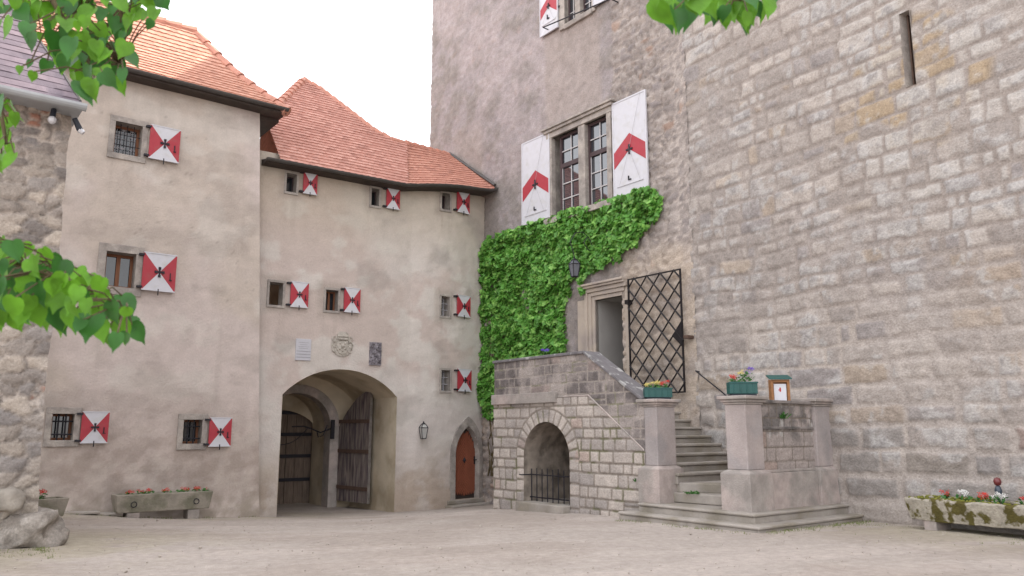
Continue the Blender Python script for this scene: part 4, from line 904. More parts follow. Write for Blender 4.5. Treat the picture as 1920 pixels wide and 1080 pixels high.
# upper window
mb = MB(); reveal(mb, SCw, (uw0, uw1, uzb, uzt), .3); um = (uw0+uw1)/2
mb.boxs(SCw, uw0-.22, uw0, uzb-.1, uzt, -.05, .07); mb.boxs(SCw, uw1, uw1+.12, uzb-.1, uzt, -.05, .07); mb.boxs(SCw, um-.12, um+.08, uzb, uzt, -.2, .06); mb.boxs(SCw, uw0, uw1, uzb-.14, uzb, -.05, .09)
uwn = mb.build('window', M['surround'], keep, bevel=.01)
for sa, sb in ((uw0+.02, um-.13), (um+.09, uw1-.02)):
    fr = MB(); fw = .05
    for q in ((sa, sa+fw, uzb, uzt), (sb-fw, sb, uzb, uzt), (sa+fw, sb-fw, uzb, uzb+fw)): fr.boxs(SCw, *q, -.14, -.08)
    fr.build('frame', M['sash'], uwn)
    mt = MB(); mt.boxs(SCw, (sa+sb)/2-.012, (sa+sb)/2+.012, uzb+fw, uzt, -.11, -.09)
    for k in (.35, .8): mt.boxs(SCw, sa+fw, sb-fw, uzb+k-.012, uzb+k+.012, -.108, -.088)
    mt.build('glazing_bars', M['muntin'], uwn)
    pn = MB(); pn.boxs(SCw, sa+fw*.5, sb-fw*.5, uzb, uzt, -.13, -.115); pn.build('pane', M['glassbig'], uwn)
us0, us1 = SCw.hit(1013.5, 30, .08)[0], SCw.hit(1047, 30, .08)[0]; uz0 = np.mean([SCw.hit(1014,68.5,.08)[1], SCw.hit(1047,54,.08)[1]])
shutter(SCw, (us0, us1, uz0, uz0+3.1), keep, ('chev', .36, .1, .10, -1))
us2 = SCw.hit(1113, 8, .08)[0]; uz2 = SCw.hit(1116, 12.5, .08)[1]
shutter(SCw, (us2, us2+.62, uz2, uz2+3.1), keep, ('chev', .36, .1, .10, 1))
p_, q_ = SCw.hit(1018, 51.5, .3), SCw.hit(1145, -2, .3); mb = MB(); pa, pb = SCw.pt(*p_, .3), SCw.pt(*q_, .3)
mb.tube([SCw.pt(*p_, .05), pa, pb, SCw.pt(*q_, .05)], .018, 6); mb.build('iron_rail', M['iron'], keep)
# door with moulded frame
mb = MB(); fo = .28
for k, (w_, o_) in enumerate(((.28, .07), (.19, .12), (.09, .09))):
    wi = [0, .09, .19][2-k] if False else None
for (w0, w1, oo) in ((.0, .10, .06), (.10, .20, .10), (.20, .30, .14)):
    mb.boxs(SCw, dL-w1, dL-w0, LAND-.1, dT+w1, -.08, oo)
    if w0 < .2: mb.boxs(SCw, dR+w0, dR+w1-.002, LAND-.1, dT+w1, -.08, oo-.03)
    mb.boxs(SCw, dL-w0, dR+min(w0, .2), dT+w0, dT+w1, -.08, oo)
mb.boxs(SCw, dL-.42, dR+.16, dT+.30, dT+.36, -.05, .2); mb.boxs(SCw, dL-.46, dR+.16, dT+.36, dT+.42, -.05, .24)
mb.boxs(SCw, dL-.62, dL-.31, LAND-.1, dT+.05, -.05, .075)
drf = mb.build('door_frame', mat('pinkish_frame_stone', C3(190,176,162), .9, .1, 4, .3, 30, col2=C3(170,158,150), c2scale=2), keep, bevel=.012)
mb = MB(); reveal(mb, SCw, (dL, dR, LAND-.1, dT), 1.5, True); mb.build('door_reveal', M['greyplaster'], drf)
# iron lattice gate folded back against the wall
g0 = SCw.hit(1179, 600, .16)[0]; g1 = SCw.hit(1280, 600, .16)[0]; gzt = np.mean([SCw.hit(1178,523,.16)[1], SCw.hit(1275,504,.16)[1]]); gzb = SCw.hit(1285,736,.16)[1]
print('iron gate', g0, g1, gzt, gzb)
mb = MB(); oo = .16; r = .017
for q in ((g0, g0+.035), (g1-.035, g1)): mb.boxs(SCw, *q, gzb, gzt, oo-.015, oo+.02)
mb.boxs(SCw, g0, g1, gzt-.03, gzt, oo-.013, oo+.018); mb.boxs(SCw, g0, g1, gzb, gzb+.03, oo-.013, oo+.018)
W_ = g1-g0; Hh = gzt-gzb; ns = 5.0; px_ = W_/4.0; pz_ = Hh/6.0
igate = mb.build('lattice_gate', M['irongate'], keep); tagp(igate, 'open black diamond lattice iron gate')
mb = MB()
def clipseg(x0, z0, sl):
    ps = []
    for x in (0, W_):
        z = z0+(x-x0)*sl
        if 0 <= z <= Hh: ps.append((x, z))
    for z in (0, Hh):
        x = x0+(z-z0)/sl
        if 0 < x < W_: ps.append((x, z))
    return ps
sl = pz_/px_
for k in range(-10, 24):
    for sg in (1, -1):
        ps = clipseg(0, k*pz_+pz_*.5, sg*sl)
        if len(ps) >= 2:
            (x0, z0), (x1, z1) = ps[0], ps[1]; off = oo-.004 if sg > 0 else oo+.012
            mb.tube([SCw.pt(g0+x0, gzb+z0, off), SCw.pt(g0+x1, gzb+z1, off)], .022, 4)
mb.build('lattice_bars', M['irongate'], igate)
mb = MB(); lz = gzb+Hh*.46; mb.add([SCw.pt(g1-.02, lz+.26, oo+.03), SCw.pt(g1-.30, lz, oo+.03), SCw.pt(g1-.02, lz-.26, oo+.03), SCw.pt(g1-.02, lz+.26, oo+.0), SCw.pt(g1-.30, lz, oo+.0), SCw.pt(g1-.02, lz-.26, oo+.0)], [(0,1,2),(3,5,4),(0,3,4,1),(1,4,5,2),(2,5,3,0)]); mb.build('lock_plate', M['irongate'], igate)
mb = MB(); 
for z in (gzb+Hh*.80, gzb+Hh*.05): mb.boxs(SCw, g0-.09, g0+.03, z-.05, z+.05, 0, oo+.035)
mb.build('hinge', M['irongate'], igate)
hk = SCw.hit(1291, 632, .12); mb = MB(); mb.boxs(SCw, hk[0]-.06, hk[0]+.05, hk[1]-.035, hk[1]+.035, -.02, .22); mb.build('door_stop', M['rustrail'], keep)

# D openings: slit
sl0 = SD.hit(1690, 40); sl1 = SD.hit(1716, 150); slt = SD.hit(1700, 22)[1]; slb = SD.hit(1706, 163)[1]; slit['u'] = SD.hit(1700, 90)[0]; slit['z'] = (slt+slb)/2
su0 = SD.hit(1694, 100)[0]; su1 = SD.hit(1714, 100)[0]; print('slit', su0, su1, slb, slt)
wall('wall', SD, -.06, 9.5, -.9, 14.5, .03, pat_ashlar, M['wall'], curt, holes=[(su0, su1, slb, slt)])
mb = MB(); A4 = [SD.pt(su0,slb,.03), SD.pt(su1,slb,.03), SD.pt(su1,slt,.03), SD.pt(su0,slt,.03)]; B4 = [SD.pt(su0+.04,slb,-.18), SD.pt(su1-.02,slb,-.18), SD.pt(su1-.02,slt,-.18), SD.pt(su0+.04,slt,-.18)]
mb.add(A4+B4, [(0,1,5,4),(1,2,6,5),(2,3,7,6),(3,0,4,7)]); slw = mb.build('slit_window', M['surround'], curt)
mb = MB(); mb.boxs(SD, su0+.03, su1, slb, slt, -.2, -.18); mb.build('shade_backing', M['dark'], slw)  # black panel painted as the shade inside the slit
mb = MB(); mb.boxs(SD, su0+.045, su0+.07, slb, slt, -.178, -.12); mb.build('frame', M['rustrail'], slw)
p1, p2 = SD.hit(1297, 692, .12) if False else SD.hit(1304, 697, .12), SD.hit(1356, 737, .16)
mb = MB(); mb.tube([SD.pt(p1[0], p1[1], .0), SD.pt(p1[0], p1[1]+.02, .12), SD.pt(p2[0], p2[1], .16), SD.pt(p2[0]+.9, p2[1]-.75, .16)], .014, 6); mb.build('handrail', M['iron'], curt)
# unseen bodies added behind the faces, and tower mass shaped to shade the court
KH = 20.95
q = [SCw.xy(-12.4, -.7), SCw.xy(-1.3, -.7), SD.xy(9.4, -.7), SD.xy(9.4, -9), SCw.xy(-12.4, -9)]; q = [(float(x), float(y)) for x, y in q]
ft = [SCw.xy(-12.35, -.12), SCw.xy(-1.3, -.12), SD.xy(22, -.12), SD.xy(22, -9), SCw.xy(-12.4, -9)]; mb2 = MB(); mb2.prism([(float(x), float(y)) for x, y in ft], 16.5, KH)
mb2.build('shading_storeys', M['surround'], keep)
ft = [SCw.xy(-12.38, -1.7), SCw.xy(-1.0, -1.7), SD.xy(9.5, -1.7), SD.xy(9.52, -.0), SD.xy(22, -.0), SD.xy(22, -9), SCw.xy(-12.38, -8)]; mb2 = MB(); mb2.prism([(float(x), float(y)) for x, y in ft], -1, 16.49)
mb2.build('shading_core', M['surround'], curt)  # added to stop light leaks; runs on out of view to shade the foreground

# ============================================================ STAIRCASE
stair = thing('stone_staircase', 'grey stone outdoor staircase with arched niche, parapet and pillars', 'staircase', (2.6, 14.3, 0))
W = 2.8
def st(s, t, z): x = PE[0]+c[0]*s-a[0]*(t-W); y = PE[1]+c[1]*s-a[1]*(t-W); return (x, y, z)
def poly(*sts): return [st(s, t, 0)[:2] for s, t in sts]
zPar = np.mean([SE.hit(928,684)[1], SE.hit(1092,661)[1]]); sBend = SE.hit(1096, 661)[0]; sEnd = -.31; zEnd = SE.hit(1210, 752)[1]; sLft = SE.hit(927, 820)[0]
zLed = np.mean([SE.hit(935,754)[1], SE.hit(1045,742)[1]]); sLb = SE.hit(1046, 740)[0]; sLk = SE.hit(1104, 742)[0]; zLe = SE.hit(1210, 846)[1]
print('parapet', zPar, sBend, zEnd, sLft, 'ledge', zLed, sLb, sLk, zLe)
nl = SE.hit(984, 880)[0]; nr_ = SE.hit(1070, 880)[0]; nzt = SE.hit(1022, 791)[1]; NI['uc'] = (nl+nr_)/2; NI['R'] = (nr_-nl)/2; NI['zs'] = nzt-NI['R']; NI['ledge'] = lambda u: np.interp(u, [sLft, sLk, sEnd], [zLed, zLed, zLe])
print('niche', nl, nr_, nzt, NI['zs'])
def ptop(u): return np.interp(u, [sLft, sBend, sEnd], [zPar, zPar, zEnd])
uc, zc, Rn = NI['uc'], NI['zs'], NI['R']
narch = dict(edges=(uc-Rn, uc+Rn), inside=lambda u, z: ((np.abs(u-uc) < Rn) & (z <= zc)) | (np.hypot(u-uc, z-zc) < Rn),
   snap=lambda U, Z: (np.where(Z > zc-.02, uc+(U-uc)*Rn/np.maximum(np.hypot(U-uc, Z-zc), 1e-3), U), np.where(Z > zc-.02, zc+(Z-zc)*Rn/np.maximum(np.hypot(U-uc, Z-zc), 1e-3), Z)))
fw_ = wall('front_wall', SE, sLft, sEnd+.02, -.8, zPar, .022, pat_stair, M['wall'], stair, arches=[narch], ztop=ptop)
# left return, inner face and core
mb = MB(); mb.add([st(sLft, W, -.8), st(sLft, .0, -.8), st(sLft, .0, zPar), st(sLft, W, zPar)], [(0,3,2,1)])
mb.add([st(sLft, W-.32, LAND), st(sBend, W-.32, LAND), st(sBend, W-.32, zPar), st(sLft, W-.32, zPar)], [(0,1,2,3)]); mb.add([st(sBend, W-.32, .2), st(sEnd, W-.32, .2), st(sEnd, W-.32, zEnd), st(sBend, W-.32, zPar)], [(0,1,2,3)])
mb.build('parapet_inner_face', M['stain'], stair)
def sbox(mb, s0, s1, t0, t1, z0, z1): mb.hexa([st(s0,t1,z0), st(s1,t1,z0), st(s1,t0,z0), st(s0,t0,z0), st(s0,t1,z1), st(s1,t1,z1), st(s1,t0,z1), st(s0,t0,z1)])
cp = MB(); sbox(cp, sLft-.03, sBend, W-.38, W+.05, zPar+.0, zPar+.06)
cp.hexa([st(sBend,W+.05,zPar), st(sEnd,W+.05,zEnd), st(sEnd,W-.40,zEnd), st(sBend,W-.40,zPar), st(sBend+.0,W+.05,zPar+.06), st(sEnd,W+.05,zEnd+.07), st(sEnd,W-.40,zEnd+.07), st(sBend+.0,W-.40,zPar+.06)])
cp.build('coping', M['coping'], stair, bevel=.012)
ld = MB(); sbox(ld, sLft-.02, sLb, W-.0, W+.085, zLed-.10, zLed+.12); sbox(ld, sLb, sLk, W, W+.03, zLed-.0, zLed+.03)
ld.hexa([st(sLk,W+.03,zLed), st(sEnd,W+.03,zLe), st(sEnd,W,zLe), st(sLk,W,zLed), st(sLk,W+.03,zLed+.035), st(sEnd,W+.03,zLe+.035), st(sEnd,W,zLe+.035), st(sLk,W,zLed+.035)])
ld.build('string_course', M['stone'], stair, bevel=.012)
# niche vault
mb = MB(); ncur = [(uc-Rn, -.8)]+[(uc-Rn*math.cos(t), zc+Rn*math.sin(t)) for t in np.linspace(0, math.pi, 25)]+[(uc+Rn, -.8)]
for i in range(len(ncur)-1):
    p, q = ncur[i], ncur[i+1]
    for k in range(5):
        oa, ob = .03-1.9*k/5, .03-1.9*(k+1)/5; mb.add([SE.pt(p[0],p[1],oa), SE.pt(q[0],q[1],oa), SE.pt(q[0],q[1],ob), SE.pt(p[0],p[1],ob)], [(0,1,2,3)])
mb.add([SE.pt(u, z, -1.87) for u, z in ncur], [tuple(range(len(ncur)))])
mb.build('niche_vault', mat('rough_niche_stone', C3(158,146,134), .95, .3, 4, 1.0, 9, col2=C3(120,110,100), c2scale=3), stair)
fl_z = SE.hit(1020, 943)[1]; mb = MB(); mb.boxs(SE, uc-Rn-.05, uc+Rn+.0, -.9, fl_z, -1.85, .22); mb.build('niche_sill', M['step'], stair, bevel=.015)
fen = MB(); fz1 = SE.hit(1020, 880, -.15)[1]
for k in range(9): s_ = uc-Rn+.05+(2*Rn-.08)*k/8; fen.tube([SE.pt(s_, fl_z, -.15), SE.pt(s_, fz1+(.02 if k % 2 else 0), -.15)], .012, 5)
for z in (fl_z+.08, fz1-.12): fen.boxs(SE, uc-Rn, uc+Rn-.02, z-.012, z+.012, -.165, -.135)
fen.tube([SE.pt(uc-Rn-.1, fz1-.12, .07), SE.pt(uc-Rn-.02, fz1-.12, .09), SE.pt(uc-Rn+.06, fz1-.12, -.15)], .012, 5)
fen.build('niche_railing', M['iron'], stair)
# landing and flight
sP = 1.89
mb = MB(); sbox(mb, sLft+.02, -2.1, -.25, W-.33, LAND-.5, LAND); mb.build('landing', M['step'], stair)
zt = [LAND-.0, 2.05, 1.88, 1.71, 1.55, 1.38, 1.22, 1.05, .89, .73]; sn = [-2.1, -2.1+.0, -1.83, -1.55, -1.27, -.99, -.71, -.43, -.15, .14]
for k in range(2, len(zt)):
    mb = MB(); s1 = sn[k]; s0 = sn[k-1]-.25 if k > 1 else -2.4; sbox(mb, s0-.05, s1, -.3, W-.34, zt[k]-.20, zt[k]-.055); sbox(mb, s0-.05, s1+.035, -.3, W-.34, zt[k]-.052, zt[k]); mb.build('step', M['step'], stair, bevel=.015)
for (pl_, z) in (([(-.3,-.1),(-.3,2.42),(.16,2.42),(sP-.12,1.5),(sP-.12,-.1)], .565), ([(-.3,-.1),(-.3,2.45),(.06,2.52),(1.6,2.38),(sP-.1,2.0),(sP-.1,-.1)], .40)):
    mb = MB(); P_ = poly(*pl_); ar = sum(P_[i][0]*P_[(i+1)%len(P_)][1]-P_[(i+1)%len(P_)][0]*P_[i][1] for i in range(len(P_))); P_ = P_ if ar > 0 else P_[::-1]
    mb.prism(P_, z-.17, z); mb.build('step', M['step'], stair, bevel=.02)
# plinth steps that wrap the foot
sP = 1.89; sQ1 = SE.hit(1163, 958, .45)[0]; sQ2 = SE.hit(1196, 945, .25)[0]; print('plinth left', sQ1, sQ2)
for (ex, z0, z1, sl_) in ((.52, -.3, .075, sQ1), (.27, .0, .225, sQ2)):
    for (e2, za, zb_) in ((ex-.03, z0, z1-.05), (ex, z1-.048, z1)):
        mb = MB(); sbox(mb, sl_, sP+e2, .0, W+e2, za, zb_); mb.build('plinth_step', M['step'], stair, bevel=.02)
def pillar(s0, s1, t0, t1, zl=.84, zc_=1.90, zb=.2, capx=.09, grow=.085):
    mb = MB(); sbox(mb, s0-grow, s1+grow, t0-grow, t1+grow, zb, zl-.035)
    P0 = [st(s0-grow,t1+grow,zl-.035), st(s1+grow,t1+grow,zl-.035), st(s1+grow,t0-grow,zl-.035), st(s0-grow,t0-grow,zl-.035)]; P1_ = [st(s0,t1,zl+.02), st(s1,t1,zl+.02), st(s1,t0,zl+.02), st(s0,t0,zl+.02)]
    mb.hexa(P0+P1_); pb = mb.build('pillar', M['stone'], stair, bevel=.012)
    mb = MB(); sbox(mb, s0, s1, t0, t1, zl+.02, zc_); mb.build('shaft', mat('pillar_shaft_stone', C3(178,166,162), .9, .12, 3, .35, 45, col2=C3(166,158,156), c2scale=1.8, fine=.1), pb, bevel=.015)
    mb = MB(); sbox(mb, s0-.02, s1+.02, t0-.02, t1+.02, zc_, zc_+.035); sbox(mb, s0-capx*.55, s1+capx*.55, t0-capx*.55, t1+capx*.55, zc_+.036, zc_+.08); sbox(mb, s0-capx, s1+capx, t0-capx, t1+capx, zc_+.081, zc_+.14); mb.build('cap', M['stone'], pb, bevel=.014)
    return pb
ztc = 1.90
pillar(-.33, .0, W-.50, W+.0); pillar(sP-.40, sP-.0, W-.45, W-.0)
tb = W-2.42; pillar(sP-.42, sP, tb-.1, tb+.42)
# side panel between pillars
def pat_panel(U, Z):
    hf = lambda z, rg: rg.uniform(.2, .27); D, r1, r2, r3 = ashlar(U, Z, 19, 0, 3, hf, [1.2, 1.6, 2], .01, 0, r=.02, en=.2)
    n2 = fbm(U*3, Z*3, 265, 5); n3 = fbm(U*12, Z*12, 268, 3); st_ = sst(D, .004, .016)
    s = mixc(lin(154,146,142), lin(174,162,156), r1); up = sst(Z, 1.15, 1.5); s = mixc(s, lin(104,100,98), up*sst(n2, .40, .58)*.8); s = mixc(s, lin(196,192,188), up*sst(fbm(U*8, Z*2, 269, 3), .68, .74)*.7)
    s = mixc(s, lin(170,146,134), sst(r3, .92, .95)*.5); col = mixc(lin(128,118,108), s, st_)*(1+(n3-.5)*.25)[..., None]
    return st_*.012+(n2-.5)*.02+(n3-.5)*.012, col
pA = st(sP-.07, W-.44, 0); pB = st(sP-.07, tb+.42, 0); SPn = Surf([pA[:2], pB[:2]])
wall('side_panel', SPn, 0, SPn.S[-1], .8, 1.93, .02, pat_panel, M['wall'], stair)
mb = MB(); sbox(mb, sP-.38, sP-.075, tb+.42, W-.45, .8, 1.93); sbox(mb, sP-.40, sP-.02, tb+.42, W-.45, 1.932, 1.985); sbox(mb, sP-.06, sP-.03, tb+.44, W-.46, 1.50, 1.545); mb.build('panel_top', M['stain'], stair, bevel=.01)
mb = MB(); sbox(mb, sP-.40, sP+.03, tb+.5, W-.5, .2, .80); sbox(mb, sP-.40, sP+.0, tb+.5, W-.5, .80, .845); mb.build('panel_base', M['stone'], stair, bevel=.012)

# ============================================================ IVY
def inpoly(x, y, P):
    x = np.asarray(x); y = np.asarray(y); r = np.zeros(x.shape, bool); n = len(P)
    for i in range(n):
        x0, y0 = P[i]; x1, y1 = P[(i+1) % n]
        cnd = ((y0 > y) != (y1 > y)) & (x < (x1-x0)*(y-y0)/((y1-y0) if y1 != y0 else 1e-9)+x0); r ^= cnd
    return r
ivp = [(903,468),(925,450),(960,436),(1000,421),(1050,402),(1100,389),(1150,375),(1200,362),(1225,357),(1243,366),(1250,400),(1236,418),(1222,428),(1202,438),(1197,462),(1180,468),(1172,488),(1150,490),(1140,505),(1112,508),(1103,520),(1108,546),(1100,548),(1094,517),(1076,520),(1066,560),(1060,600),(1066,650),(1062,700),(1000,720),(940,720),(934,782),(912,784),(905,740),(910,680),(896,645),(900,600),(898,560),(902,520)]
ivs = [SCw.hit(*p) for p in ivp]
rg = np.random.default_rng(5); xs = np.array([p[0] for p in ivs]); zs = np.array([p[1] for p in ivs]); print('ivy extent', xs.min(), xs.max(), zs.min(), zs.max())
area = (xs.max()-xs.min())*(zs.max()-zs.min()); n = int(area*820); su = rg.uniform(xs.min(), xs.max(), n); sz = rg.uniform(zs.min(), zs.max(), n)
pu = su+.17*(fbm(su*5, sz*5, 401, 2)-.5)*2; pz = sz+.17*(fbm(su*5, sz*5, 405, 2)-.5)*2
k = inpoly(pu, pz, ivs); su, sz = su[k], sz[k]
lowm = (sz < 1.6) & (su > -9.6) & (rg.random(len(su)) < .55) & (sz < 1.0); su, sz = su[~lowm], sz[~lowm]
lim = 19000; 
if len(su) > lim: su, sz = su[:lim], sz[:lim]
m_ = len(su); print('ivy leaves', m_)
dep = .02+.28*fbm(su*3, sz*3, 411, 4)*sst(fbm(su*3, sz*3, 411, 4), .2, .6)+rg.uniform(-.05, .06, m_); sizes = .045+.075*rg.random(m_)**1.3
LS = np.array([(0,-.1),(.32,-.42),(.55,-.12),(.95,.05),(.55,.45),(.42,.62),(0,1.15),(-.42,.62),(-.55,.45),(-.95,.05),(-.55,-.12),(-.32,-.42)])
bx, by = SCw.xy(su, 0); nx, ny = -a[0], -a[1]
def leafcloud(name, sel, m, parent):
    mm = int(sel.sum()); P0 = np.stack([bx[sel]+nx*dep[sel], by[sel]+ny*dep[sel], sz[sel]], 1)
    nr = np.stack([np.full(mm, nx), np.full(mm, ny), np.full(mm, .35)], 1)+rg.normal(0, .5, (mm, 3)); nr /= np.linalg.norm(nr, axis=1)[:,None]
    dn = np.stack([np.zeros(mm), np.zeros(mm), -np.ones(mm)], 1)+rg.normal(0, .45, (mm, 3)); dn -= nr*(dn*nr).sum(1)[:,None]; dn /= np.linalg.norm(dn, axis=1)[:,None]; sd_ = np.cross(dn, nr)
    s_ = sizes[sel][:,None,None]; V = P0[:,None,:]+(sd_[:,None,:]*LS[None,:,0:1]+dn[:,None,:]*LS[None,:,1:2]+nr[:,None,:]*(-.18*np.abs(LS[None,:,0:1])))*s_
    Q = np.arange(mm*12).reshape(mm, 12); return fastmesh(name, V.reshape(-1, 3), Q, m, parent, smooth=False)
ivy = thing('ivy', 'dense green ivy climbing the tower wall under the big window', 'ivy', tuple(SCw.pt(-9.0, 0, .1)))
sel = rg.random(m_) < .68; leafcloud('foliage', sel, M['ivy'], ivy); leafcloud('highlight_foliage', ~sel, M['ivy2'], ivy)  # about a third of the leaves carry the painted highlight colour
mb = MB(); rr_ = random.Random(2)
for k in range(9):
    s = SCw.hit(925, 770)[0]+rr_.uniform(-.25, .25); z = .2; pts = []
    while z < 4.5:
        pts.append(SCw.pt(s, z, .07)); z += .3; s += rr_.uniform(-.1, .16)
    mb.tube(pts, .016, 5)
mb.build('stem', M['stem'], ivy)

# ============================================================ STONE OUTBUILDING (F)
barn = thing('stone_outbuilding', 'rough rubble stone building corner at left edge with purple slate roof', 'building', (-7.5, 9.7, 0))
print('barn px', [SF.hit(x, y) for x, y in ((130,215),(95,600),(70,960),(0,600))])
cpt = [SF.hit(134, 215), SF.hit(118, 380), SF.hit(112, 480), SF.hit(100, 600), SF.hit(88, 700), SF.hit(76, 830), SF.hit(70, 955)]
cz_ = np.array([p[1] for p in cpt][::-1]); cs_ = np.array([p[0] for p in cpt][::-1]); sFm = float(cs_.max()); zF = SF.hit(100, 205)[1]+.1
print('corner F', cs_, cz_)
S_F1 = 0.0
wall('wall', SF, -5.5, 0, -.4, zF, .035, pat_barn, M['wall'], barn, sright=lambda Z: np.interp(Z, cz_, cs_)+.05*(fbm(Z*3, Z*0, 77, 3)-.5))
mb = MB()
zz = np.linspace(-.4, zF, 24); e_ = np.interp(zz, cz_, cs_)
for i in range(23): mb.add([SF.pt(e_[i]-.02, zz[i], -.02), SF.pt(e_[i+1]-.02, zz[i+1], -.02), SF.pt(e_[i+1]-.02, zz[i+1], -5), SF.pt(e_[i]-.02, zz[i], -5)], [(0,1,2,3)])
mb.build('side_wall', M['surround'], barn)
oF = .42; kF = SF.hit(168, 203, oF); kF0 = SF.hit(0, 172, oF); KF = SF.pt(kF[0], kF[1], oF); print('eave F', kF, kF0)
pk = 2.6; THF = math.radians(52)
rx, ry, rz = ray(40, 46)
def mpF(u, v): w = v*math.cos(THF); return np.stack([KF.x+a[0]*u+bdir.x*w, KF.y+a[1]*u+bdir.y*w, KF.z+v*math.sin(THF)], -1)
# verge follows the edge seen in the photo
upF = bdir*math.cos(THF)+Vector((0,0,math.sin(THF))); nF = adir.cross(upF)
def hitF(px, py):
    r = Vector(ray(px, py)); t = (KF-Vector((0,0,EYE))).dot(nF)/r.dot(nF); X = Vector((0,0,EYE))+r*t; q = X-KF; return q.dot(adir), q.dot(upF)
vg = [hitF(*p) for p in ((150,193),(118,140),(85,95),(40,30),(20,0))]; print('verge', vg)
vu = np.array([p[0] for p in vg]); vv = np.array([p[1] for p in vg])
roofF = tiles('roof', mpF, -6, .1, 5, lambda u, v: u < np.interp(v, vv, vu), M['slate'], barn, cols=(lin(98,88,98), lin(122,108,116), lin(82,74,84)), tw=.20, row=.15, scal=.0, seed=6, step=.008)
vgp = [Vector(mpF(np.array([u]), np.array([v]))[0]) for u, v in vg]
mb = MB(); mb.tube([p+Vector((0,0,.02)) for p in vgp], .025, 5); mb.build('verge_trim', M['darkgutter'], roofF)
gutter([SF.pt(-6, kF[1]+.02, oF+.05), SF.pt(kF[0], kF[1]+.02, oF+.05)], barn, .085, M['zinc'])
mb = MB(); mb.hexa([SF.pt(-6,kF[1]-.02,oF-.05), SF.pt(kF[0]-.03,kF[1]-.02,oF-.05), SF.pt(kF[0]-.03,kF[1]-.02,-.4), SF.pt(-6,kF[1]-.02,-.4), SF.pt(-6,kF[1]+.03,oF-.05), SF.pt(kF[0]-.03,kF[1]+.03,oF-.05), SF.pt(kF[0]-.03,kF[1]+.4,-.4), SF.pt(-6,kF[1]+.4,-.4)]); mb.build('soffit', M['zinc'], barn)
def rock(cen, r, seed, m, parent=None, name='boulder', sub=3, loc=None):
    import bmesh
    bm = bmesh.new(); bmesh.ops.create_icosphere(bm, subdivisions=sub, radius=1)
    for v in bm.verts:
        d = v.co; k = 1+.9*(float(fbm(np.array([d.x*1.3+seed+d.z]), np.array([d.y*1.3+d.z*.7]), seed, 5)[0])-.5)
        v.co = Vector((max(-.8, min(.8, d.x))*r[0]*k, max(-.8, min(.8, d.y))*r[1]*k, max(-.75, min(.75, d.z))*r[2]*k))
    me = bpy.data.meshes.new(name); bm.to_mesh(me); bm.free(); me.materials.append(m)
    for p in me.polygons: p.use_smooth = True
    o = bpy.data.objects.new(name, me); o.location = cen; o.rotation_euler = (0, 0, seed); return place(o, parent)
def gpos(px, py, dz=0.0):
    r = ray(px, py); t = (EYE)/-r[2] if r[2] < 0 else 1
    for _ in range(20): x, y = r[0]*t, r[1]*t; t = (float(gz(x, y))+dz-EYE)/r[2]
    return Vector((r[0]*t, r[1]*t, EYE+r[2]*t))
bp_ = gpos(30, 1030); b1 = rock((bp_.x-.05, bp_.y+.3, bp_.z+.18), (.52, .4, .34), 3, M['rock'], sub=4)
tagp(b1, 'low grey boulder at foot of the rubble building corner', 'boulder')
b2_ = SF.pt(-.38, .62, .12); b2 = rock(tuple(b2_), (.22, .16, .17), 9, mat('sandy_boulder', C3(160,152,142), .92, .2, 5, .6, 25)); tagp(b2, 'rounded sandy stone bulging from wall base above the low boulder', 'boulder')
# lamps under the eave
def spot(px, py, label, tilt):
    s_, z_ = SF.hit(px, py, .2); p = SF.pt(s_, z_, .2); t = thing('eave_lamp', label, 'lamp', tuple(p), 'lamps under the outbuilding eave')
    mb = MB(); mb.tube([p+Vector((0,.02,.14)), p+Vector((.0,0,.02))], [.035,.04], 8); mb.build('lamp_body', M['darkplastic'], t)
    mb = MB(); mb.lathe(p+Vector(tilt), [(.02,-.10),(.05,-.07),(.058,-.03),(.04,0)], 10); mb.build('lamp_glass', M['bulb'], t)
spot(98, 222, 'small dark lamp with clear dome under the slate eave, set back on the rubble wall', (0,0,.02))
p = SF.pt(-.02, SF.hit(150, 235, .2)[1], .25); t = thing('eave_lamp', 'small dark lamp with bright tip sticking out at the outbuilding corner', 'lamp', tuple(p), 'lamps under the outbuilding eave')
mb = MB(); q_ = SF.hit(140, 222, .2); r_ = SF.hit(150, 244, .2); P0 = SF.pt(q_[0], q_[1], .2); P1_ = SF.pt(r_[0], r_[1], .2); mb.tube([P0, P1_], [.035, .045], 8); mb.build('lamp_body', M['darkplastic'], t)
mb = MB(); mb.tube([P1_, P1_+(P1_-P0)*.25+Vector((.03,0,0))], [.045, .03], 8); mb.build('lamp_glass', M['bulb'], t)

